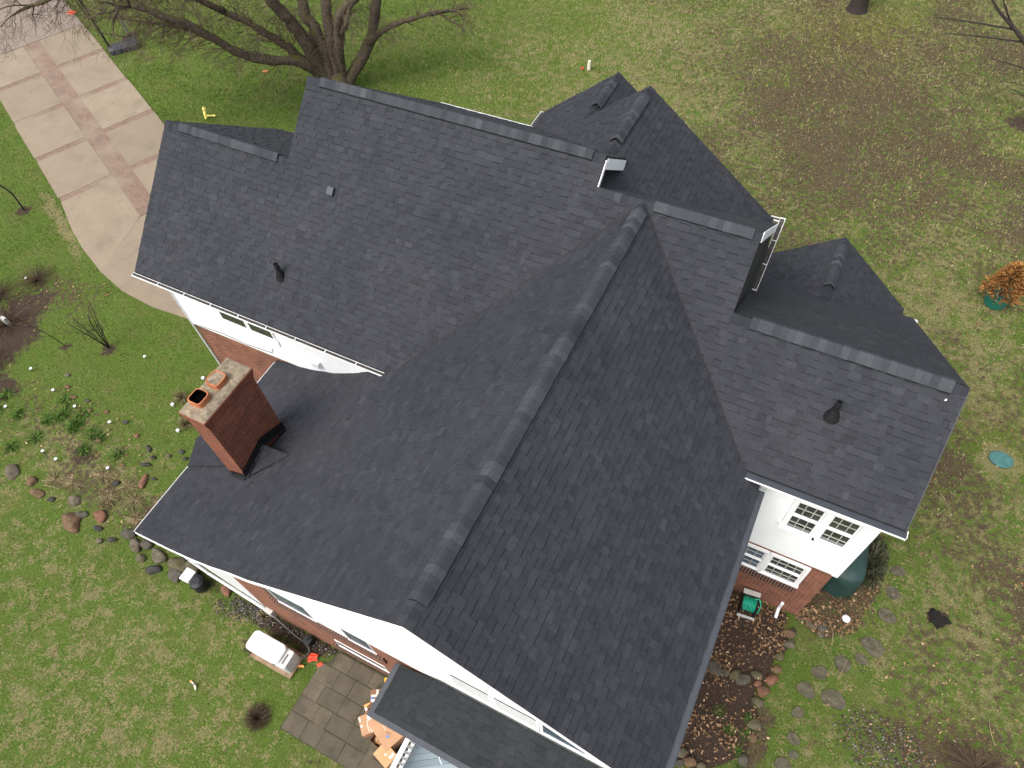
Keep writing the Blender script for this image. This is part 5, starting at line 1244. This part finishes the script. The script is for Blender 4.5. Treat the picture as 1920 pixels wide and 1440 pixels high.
# generator
gen = thing('generator', (-5.5, -.5, 0), 'white boxy standby generator with rounded lid standing on the lawn', 'generator')
gx0, gx1, gy0, gy1 = -6.18, -4.95, -.79, -.30
def rbox(x0, x1, y0, y1, z0, z1, cr, n=5, taper=0.0):
    pts = []
    for cx, cy, a0 in ((x1 - cr, y1 - cr, 0), (x0 + cr, y1 - cr, PI / 2), (x0 + cr, y0 + cr, PI), (x1 - cr, y0 + cr, 1.5 * PI)):
        for k in range(n + 1): pts.append((cx + cr * math.cos(a0 + PI / 2 * k / n), cy + cr * math.sin(a0 + PI / 2 * k / n)))
    mb = MB(); m = len(pts); cx, cy = (x0 + x1) / 2, (y0 + y1) / 2; rings = []
    for s_, z in ((1, z0), (1 - taper * .4, z1 - .07), (1 - taper * .6, z1 - .03), (.965 - taper, z1 - .008), (.92 - taper, z1)):
        rings += [(cx + (x - cx) * s_, cy + (y - cy) * s_, z) for x, y in pts]
    mb.mesh(rings, [tuple(range(m))[::-1], tuple(range(4 * m, 5 * m))] + [(k * m + i, k * m + (i + 1) % m, (k + 1) * m + (i + 1) % m, (k + 1) * m + i) for k in range(4) for i in range(m)])
    return mb
setpar(rbox(gx0 + .03, gx1, gy0, gy1, .06, .60, .07).build('housing', 'generator_grey', None), gen)
setpar(rbox(gx0, gx1 - .20, gy0 - .012, gy1 + .012, .50, .755, .13).build('lid', 'generator_white', None), gen)
setpar(rbox(gx1 - .195, gx1 + .015, gy0 + .006, gy1 - .006, .40, .635, .06, taper=.03).build('end_cover', 'generator_grey', None), gen)
mb = MB(); mb.box((gx1 - .135, -.70, .636), (gx1 - .095, -.44, .642)); setpar(mb.build('vent', 'generator_vent', None), gen)
mb = MB(); mb.box((gx1 - .36, gy0 - .03, .60), (gx1 - .28, gy0 - .013, .64)); setpar(mb.build('latch', 'generator_vent', None), gen)
mb = MB(); mb.box((gx0 - .05, gy0 - .1, 0), (gx1 + .05, gy1 + .08, .055)); solo(mb, 'pad', 'wood_pad', (-5.5, -.5, 0), 'brown weathered base slab under the white generator', 'base slab')
mb = MB(); mb.tube(smoothline([(-6.2, YG - .06, .42), (-5.9, .16, .3), (-5.45, .08, .06), (-5.05, .02, .05), (-4.85, -.1, .06), (-4.9, -.3, .12), (-5.1, -.32, .3)]), .018, 6)
solo(mb, 'power_cable', 'cable', (-5.3, 0, 0), 'grey power cable looping from the wall meter to the generator', 'cable')
mb = MB(); mb.box((-5.12, .02, .02), (-4.88, .2, .26)); mb.tube([(-5.0, .12, .26), (-4.86, .22, .5)], .03, 6)
solo(mb, 'gas_meter', 'plastic_black', (-5.0, .1, 0), 'small black meter box on the ground at the brick wall', 'meter', bevel=.02)
# equipment standing among the boulders
mb = MB(); mb.lathe((-8.62, .02, 0), [(.17, .05), (.2, .12), (.21, .45), (.19, .5), (.1, .55)], 18)
solo(mb, 'bucket', 'plastic_black', (-8.62, .02, 0), 'black round bin standing among boulders below the rake', 'bin')
mb = MB(); mb.box((-9.12, -.08, .1), (-8.86, .22, .42)); mb.box((-9.16, -.12, .421), (-8.84, .24, .47))
solo(mb, 'utility_box', 'white_trim_worn', (-9, .05, 0), 'white plastic utility box on the rocks below the rake', 'utility box', bevel=.02)
# toy figure and toys in the grass
toy = thing('toy_bird', (-7.1, -2.1, 0), 'toy bird with orange head, white neck and white tail lying on front lawn', 'toy')
mb = MB(); mb.lathe((-7.235, -2.075, .03), [(0, -.03), (.026, -.018), (.034, 0), (.026, .02), (0, .03)], 12); setpar(mb.build('head', 'orange_plastic', None, smooth=True), toy)
mb = MB(); mb.tube([(-7.21, -2.08, .03), (-7.12, -2.10, .03)], .014, 8); setpar(mb.build('neck', 'paper_white', None), toy)
mb = MB(); mb.tube([(-7.125, -2.09, .03), (-7.09, -2.095, .04), (-7.06, -2.10, .03)], [.02, .038, .02], 8); setpar(mb.build('body', 'brown_dull', None), toy)
mb = MB(); mb.tube([(-7.08, -2.105, .03), (-7.04, -2.135, .03), (-7.0, -2.18, .02), (-6.985, -2.2, .015)], [.03, .032, .018, .006], 8); setpar(mb.build('tail', 'cream_plastic', None), toy)
ty = thing('lawn_toy', (-23.2, 17.25, 0), 'yellow jointed toy figure standing in grass behind the low roof', 'toy')
mb = MB(); mb.lathe((-23.3, 17.4, .42), [(0, -.1), (.09, -.04), (.1, .03), (0, .11)], 10); setpar(mb.build('head', 'yellow_toy', None, smooth=True), ty)
mb = MB(); mb.tube([(-23.3, 17.38, .4), (-23.28, 17.3, .2), (-23.25, 17.22, .02)], [.06, .07, .04], 8); setpar(mb.build('body', 'yellow_toy', None), ty)
mb = MB(); mb.tube([(-23.27, 17.27, .15), (-23.05, 17.45, .10), (-22.9, 17.52, .10)], [.04, .035, .045], 8); setpar(mb.build('leg', 'yellow_toy', None), ty)
mb = MB(); mb.box((-.12, -.06, 0), (.12, .06, .06), M=Matrix.Translation((-23.03, 21.37, 0)) @ Matrix.Rotation(.6, 4, 'Z')); solo(mb, 'brick', 'chip_brick', (-23.03, 21.37, 0), 'loose orange brick lying on grass below the big tree', 'brick')
# small white solar lights and markers
wl = [(-15.94, 5.5), (-19.29, 3.41), (-17.84, 3.09), (-16.64, 2.92), (-18.83, 1.91), (-16.29, 1.21), (-15.66, 1.18), (-13.88, 1.66), (-15.09, 2.96), (-22.95, 6.44)]
first = None
for i, (x, y) in enumerate(wl):
    if first is None:
        first = thing('garden_light', (x, y, 0), 'tiny round white garden light on a stake in the left bed', 'garden light', 'white garden lights on the left')
        mb = MB(); mb.tube([(x, y, 0), (x, y, .12)], .012, 6); setpar(mb.build('stake', 'plastic_black', None), first)
        mb = MB(); mb.lathe((x, y, .12), [(.03, 0), (.05, .015), (.047, .03), (.02, .04)], 14); setpar(mb.build('lamp_head', 'paper_white', None), first)
    else:
        c = first.copy(); C.objects.link(c); c.location = (x, y, 0)
        for k in first.children: d = k.copy(); C.objects.link(d); d.parent = c
for x, y, lab in ((-13.71, 4.40, 'pale blue plant tag light beside the upper golden tuft'), (-12.84, 3.70, 'white square light beside the lower golden tuft'), (-13.49, 5.68, 'small white box behind the chimney flue on the lawn')):
    mb = MB(); mb.box((x - .05, y - .045, 0), (x + .05, y + .045, .08)); solo(mb, 'garden_marker', 'paper_white', (x, y, 0), lab, 'garden marker', bevel=.01)
lt = thing('path_light', (7.43, 6.71, 0), 'round white-topped path light in the leaf bed off the brick corner', 'path light')
mb = MB(); mb.tube([(7.43, 6.71, 0), (7.43, 6.71, .24)], .02, 8); setpar(mb.build('stake', 'plastic_black', None), lt)
mb = MB(); mb.lathe((7.43, 6.71, .22), [(.05, 0), (.1, .01), (.10, .03), (.06, .05), (0, .055)], 20); setpar(mb.build('lamp_head', 'paper_white', None, smooth=True), lt)
rw_ = thing('survey_marker', (-8.65, 27.3, 0), 'small white post with a red flag on the lawn behind the roof', 'marker')
mb = MB(); mb.tube([(-8.57, 27.38, 0), (-8.55, 27.4, .42)], [.09, .07], 8); setpar(mb.build('post', 'cream_plastic', None), rw_)
mb = MB(); mb.lathe((-8.82, 27.2, .05), [(0, 0), (.06, .03), (.06, .08), (0, .1)], 8); setpar(mb.build('flag', 'red_flag', None), rw_)
mb = MB(); mb.lathe((10.52, 13.42, -.02), [(.33, 0), (.33, .05), (.29, .07), (.27, .055), (0, .06)], 30, sx=1.0, sy=.82); solo(mb, 'septic_lid', 'lid_green', (10.52, 13.42, 0), 'round green plastic lid set in bare dirt at the right edge', 'lid')
# black soil heap
mb = MB(); n = 26; ring = [(9.57 + .25 * (1 + .3 * math.sin(3 * a + 1) + .18 * math.sin(7 * a)) * math.cos(a), 7.8 + .22 * (1 + .25 * math.sin(4 * a) + .15 * math.sin(9 * a + 2)) * math.sin(a)) for a in [2 * PI * k / n for k in range(n)]]
mb.mesh([(x, y, 0.0) for x, y in ring] + [(9.57 + (x - 9.57) * .7, 7.8 + (y - 7.8) * .7, .07) for x, y in ring] + [(9.57, 7.8, .09)], [(i, (i + 1) % n, n + (i + 1) % n, n + i) for i in range(n)] + [(n + i, n + (i + 1) % n, 2 * n) for i in range(n)])
solo(mb, 'soil_heap', 'soil_black', (9.57, 7.8, 0), 'jagged black patch of fresh soil on the right lawn', 'soil')
# hose reel
reel = thing('hose_reel', (5.06, 6.05, 0), 'black hose reel cart wound with bright green hose at the brick wall', 'hose reel')
Mx = Matrix.Translation((5.08, 5.98, 0)) @ Matrix.Rotation(.10, 4, 'Z')
for sx in (-.19, .19):
    mb = MB(); mb.box((sx - .02, -.26, .05), (sx + .02, .26, .50), M=Mx); setpar(mb.build('side_frame', 'plastic_black', None, bevel=.02), reel)
mb = MB(); mb.box((-.22, -.33, .10), (.22, -.27, .17), M=Mx); setpar(mb.build('front_bar', 'plastic_grey', None, bevel=.01), reel)
mb = MB(); mb.box((-.22, .17, .50), (.22, .30, .54), M=Mx); setpar(mb.build('tray', 'plastic_grey', None, bevel=.01), reel)
mb = MB(); r = random.Random(2)
for i in range(10):
    x = -.155 + .034 * i; q = .17 + .012 * (i % 3)
    mb.tube([Mx @ Vector((x + .01 * math.sin(a * 2), q * math.cos(a), .32 + q * math.sin(a))) for a in [2 * PI * k / 16 for k in range(17)]], .011, 6)
mb.tube(smoothline([Mx @ Vector(p) for p in ((.1, .1, .5), (.22, .12, .5), (.29, 0, .35), (.27, -.12, .12))]), .013, 6)
setpar(mb.build('hose', 'hose_green', None, smooth=True), reel)
mb = MB(); mb.lathe((4.98, 6.33, .1), [(.05, 0), (.07, .05), (.06, .2), (.03, .24)], 12); solo(mb, 'jug', 'cream_plastic', (4.98, 6.33, 0), 'small cream jug standing behind the hose reel', 'jug')
# covered grill
gc = MB(); m = 28; rings = []
def sqr(a, e=4): return 1 / (abs(math.cos(a)) ** e + abs(math.sin(a)) ** e) ** (1 / e)
for s_, z in ((1.06, .02), (1.02, .3), (1.0, .75), (.96, .95), (.86, 1.03), (.5, 1.07), (0.02, 1.08)):
    for k in range(m):
        a = 2 * PI * k / m; q = sqr(a) * s_ * (1 + (.03 * math.sin(7 * a) + .02 * math.sin(11 * a + 1)) * (1.05 - z))
        lx, ly = .44 * q * math.cos(a), .78 * q * math.sin(a)
        rings.append((7.02 + lx * math.cos(.1) - ly * math.sin(.1), 8.1 + lx * math.sin(.1) + ly * math.cos(.1), z))
gc.mesh(rings, [(i * m + k, i * m + (k + 1) % m, (i + 1) * m + (k + 1) % m, (i + 1) * m + k) for i in range(6) for k in range(m)] + [tuple(6 * m + k for k in range(m))])
solo(gc, 'covered_grill', 'tarp_green', (7.02, 8.1, 0), 'grill under a dark green fitted cover beside the house corner', 'covered grill', smooth=True)
# white lattice trellis leaning by the left wall
mb = MB()
for k in range(6): mb.bar((-9.35 + .14 * k, 5.02, 2.05), (-9.35 + .14 * k + .02, 5.02, 3.25), .045, .02)
for k in range(4): mb.bar((-9.45, 5.0, 2.2 + .3 * k), (-8.5, 5.0, 2.2 + .3 * k), .02, .045)
for k in (0, 5): mb.bar((-9.35 + .14 * k, 5.04, 0), (-9.35 + .14 * k, 5.04, 2.1), .05, .05)
solo(mb, 'trellis', 'white_paint', (-9, 5.02, 0), 'white slatted trellis between chimney and brick wall', 'trellis')
# cardboard boxes heaped by the porch
def carton(x, y, z, sx, sy, sz, rot, label, mat='cardboard', open_=False, flaps=True, tilt=0):
    t = thing('cardboard_box', (x, y, z), label, 'box', 'cardboard boxes heaped by the porch')
    Mx = Matrix.Translation((x, y, z)) @ Matrix.Rotation(rot, 4, 'Z') @ Matrix.Rotation(tilt, 4, 'X'); mb = MB(); th = .008
    mb.box((-sx / 2, -sy / 2, 0), (sx / 2, sy / 2, th), M=Mx)
    mb.box((-sx / 2, -sy / 2, th), (-sx / 2 + th, sy / 2, sz), M=Mx); mb.box((sx / 2 - th, -sy / 2, th), (sx / 2, sy / 2, sz), M=Mx)
    mb.box((-sx / 2 + th, -sy / 2, th), (sx / 2 - th, -sy / 2 + th, sz), M=Mx); mb.box((-sx / 2 + th, sy / 2 - th, th), (sx / 2 - th, sy / 2, sz), M=Mx)
    if not open_: mb.box((-sx / 2, -sy / 2, sz), (sx / 2, sy / 2, sz + th), M=Mx)
    setpar(mb.build('carton', mat, None), t)
    if open_ and flaps:
        for k, (a, b, ang) in enumerate((((-sx / 2, 0), 'x', 2.3), ((sx / 2, 0), 'x', -2.2), ((0, -sy / 2), 'y', 2.1))):
            f = MB(); hl = min(sx, sy) * .45
            if b == 'x':
                Mf = Mx @ Matrix.Translation((a[0], 0, sz)) @ Matrix.Rotation(-ang * .35, 4, 'Y'); s_ = -1 if a[0] < 0 else 1
                f.box((min(0, s_ * hl), -sy / 2, 0), (max(0, s_ * hl), sy / 2, .006), M=Mf)
            else:
                Mf = Mx @ Matrix.Translation((0, a[1], sz)) @ Matrix.Rotation(.6, 4, 'X'); f.box((-sx / 2, -hl, 0), (sx / 2, 0, .006), M=Mf)
            setpar(f.build('flap', mat, None), t)
    return t, Mx
def patch(t, Mx, x0, x1, y0, y1, z, mat, name):
    mb = MB(); mb.box((x0, y0, z), (x1, y1, z + .003), M=Mx); setpar(mb.build(name, mat, None), t)
t, Mx = carton(-2.42, -.90, .02, .46, .36, .30, -.75, 'closed tan carton with white lettering, nearest the patio', 'cardboard')
patch(t, Mx, -.20, -.05, .04, .13, .310, 'paper_white', 'shipping_label'); patch(t, Mx, -.05, .20, -.005, .018, .310, 'tape', 'tape'); patch(t, Mx, -.20, -.10, -.165, -.13, .310, 'paper_white', 'sticker'); patch(t, Mx, -.02, .03, -.16, -.115, .310, 'paper_white', 'sticker')
fc = D.curves.new('lettering', 'FONT'); fc.body = "RY'S ROOM"; fc.size = .062; fc.extrude = .001; fc.align_x = 'LEFT'
fo_ = D.objects.new('lettering', fc); C.objects.link(fo_); bpy.context.view_layer.update()
lm = D.meshes.new_from_object(fo_.evaluated_get(bpy.context.evaluated_depsgraph_get())); D.objects.remove(fo_)
lm.materials.clear(); lm.materials.append(MATS['paper_white']); lo = D.objects.new('lettering', lm); C.objects.link(lo)
lo.matrix_world = Mx @ Matrix.Translation((-.09, .05, .3115)); bpy.context.view_layer.update()
mw = lo.matrix_world.copy(); lo.parent = t; lo.matrix_parent_inverse = Matrix.Translation(-Vector(t.location)); lo.matrix_basis = mw
t, Mx = carton(-1.92, -.78, .02, .86, .56, .44, -.42, 'largest flat carton top with curved smile-like line and blue tape', 'cardboard')
patch(t, Mx, .16, .22, -.10, -.04, .449, 'paper_blue', 'tape'); patch(t, Mx, .10, .15, .12, .17, .449, 'paper_blue', 'tape'); patch(t, Mx, -.43, -.40, -.28, .28, .449, 'tape', 'tape'); patch(t, Mx, -.08, .05, -.03, -.015, .449, 'tape', 'mark')
mb = MB(); mb.tube([Mx @ Vector((.09 + .09 * math.cos(a), .06 + .09 * math.sin(a), .451)) for a in [-.2 - 1.5 * k / 8 for k in range(9)]], .005, 4); setpar(mb.build('printed_arc', 'print_dark', None), t)
t, Mx = carton(-2.38, -.55, .02, .34, .30, .28, -.45, 'open empty carton with folded brown flaps in the heap', 'cardboard_dark', True)
patch(t, Mx, -.08, .10, -.05, .10, .03, 'paper_white', 'packing_slip')
t, Mx = carton(-2.53, -.24, .02, .36, .30, .34, .55, 'taped brown carton lying upper left in the heap', 'cardboard_dark')
patch(t, Mx, -.16, .16, -.03, .03, .349, 'tape', 'tape'); patch(t, Mx, -.03, .03, -.14, .14, .353, 'tape', 'tape'); patch(t, Mx, -.16, -.06, -.14, -.08, .352, 'paper_white', 'shipping_label'); patch(t, Mx, -.16, -.09, -.07, -.02, .352, 'paper_blue', 'sticker')
t, Mx = carton(-2.42, .10, .02, .20, .34, .30, .62, 'tall carton with an orange-yellow end against the brick wall', 'cardboard_tan')
patch(t, Mx, -.10, .10, .06, .18, .309, 'yellow_orange', 'coloured_end'); patch(t, Mx, .03, .09, -.16, .05, .309, 'paper_white', 'shipping_label')
t, Mx = carton(-1.62, -1.28, .02, .46, .38, .42, -.3, 'plain tan carton touching the white balustrade near the bottom', 'cardboard_tan')
patch(t, Mx, -.02, .04, -.02, .03, .429, 'tape', 'mark'); patch(t, Mx, .1, .16, .02, .16, .429, 'paper_white', 'shipping_label')
t, Mx = carton(-2.02, -1.08, .02, .30, .26, .24, -.2, 'dark open carton full of brown paper in the heap', 'cardboard_dark', True, False)
rag('packing_paper', (-2.02, -1.08, .05), .12, .1, .14, 'cardboard_tan', 'crumpled brown paper inside the dark open carton', 'paper', 9)
t, Mx = carton(-2.64, -.58, .02, .16, .22, .14, .9, 'small white carton with an orange end at the heap edge', 'paper_white')
patch(t, Mx, -.08, .08, .03, .11, .149, 'orange_plastic', 'coloured_end')
t, Mx = carton(-2.16, -.18, .02, .30, .26, .30, .4, 'red-brown carton half hidden under the porch eave', 'cardboard_dark', True)
# dry straw stalks and twigs lying about
def stick(x, y, L, rot, label, seed, mat='stalk', rad=.009):
    rs = random.Random(seed); d = Vector((math.cos(rot), math.sin(rot), 0)); p = Vector((x, y, .03)); mb = MB()
    mb.tube([p, p + d * L * .5 + Vector((rs.gauss(0, .03), rs.gauss(0, .03), .03)), p + d * L], [rad, rad, rad * .6], 5)
    solo(mb, 'stick', mat, (x, y, 0), label, 'stick')
stick(9.0, 3.75, .5, -.35, 'pale stick lying in the brown gravel corner', 1); stick(7.3, 5.95, .7, 1.9, 'dry straw stalk across the leaf bed', 2); stick(7.62, 5.2, .6, 1.4, 'straw stalk lying on the grass between stepping stones', 3)
stick(-15.4, .35, .6, .2, 'straw stalk lying over the left boulders', 4); stick(11.2, 5.3, .6, 1.9, 'dry stalk in the brush at the right edge', 5)
mb = MB(); mb.box((-21.98, 4.5, 0), (-21.75, 4.62, .35)); solo(mb, 'stake_post', 'plastic_grey', (-21.9, 4.55, 0), 'grey stub post in the brush at the left edge', 'post')
mb = MB(); mb.lathe((-5.95, 15.6, 0), [(.5, 0), (.55, .5), (.5, .62), (0, .66)], 12, sx=1, sy=.7); solo(mb, 'yard_cart', 'plastic_dark', (-5.95, 15.6, 0), 'dark bin standing behind the back eave', 'bin')
rag('bag', (-6.3, 16.4, 0), .6, .4, .5, 'plastic_dark', 'dark tarp bundle showing above the white back gutter', 'tarp', 12)
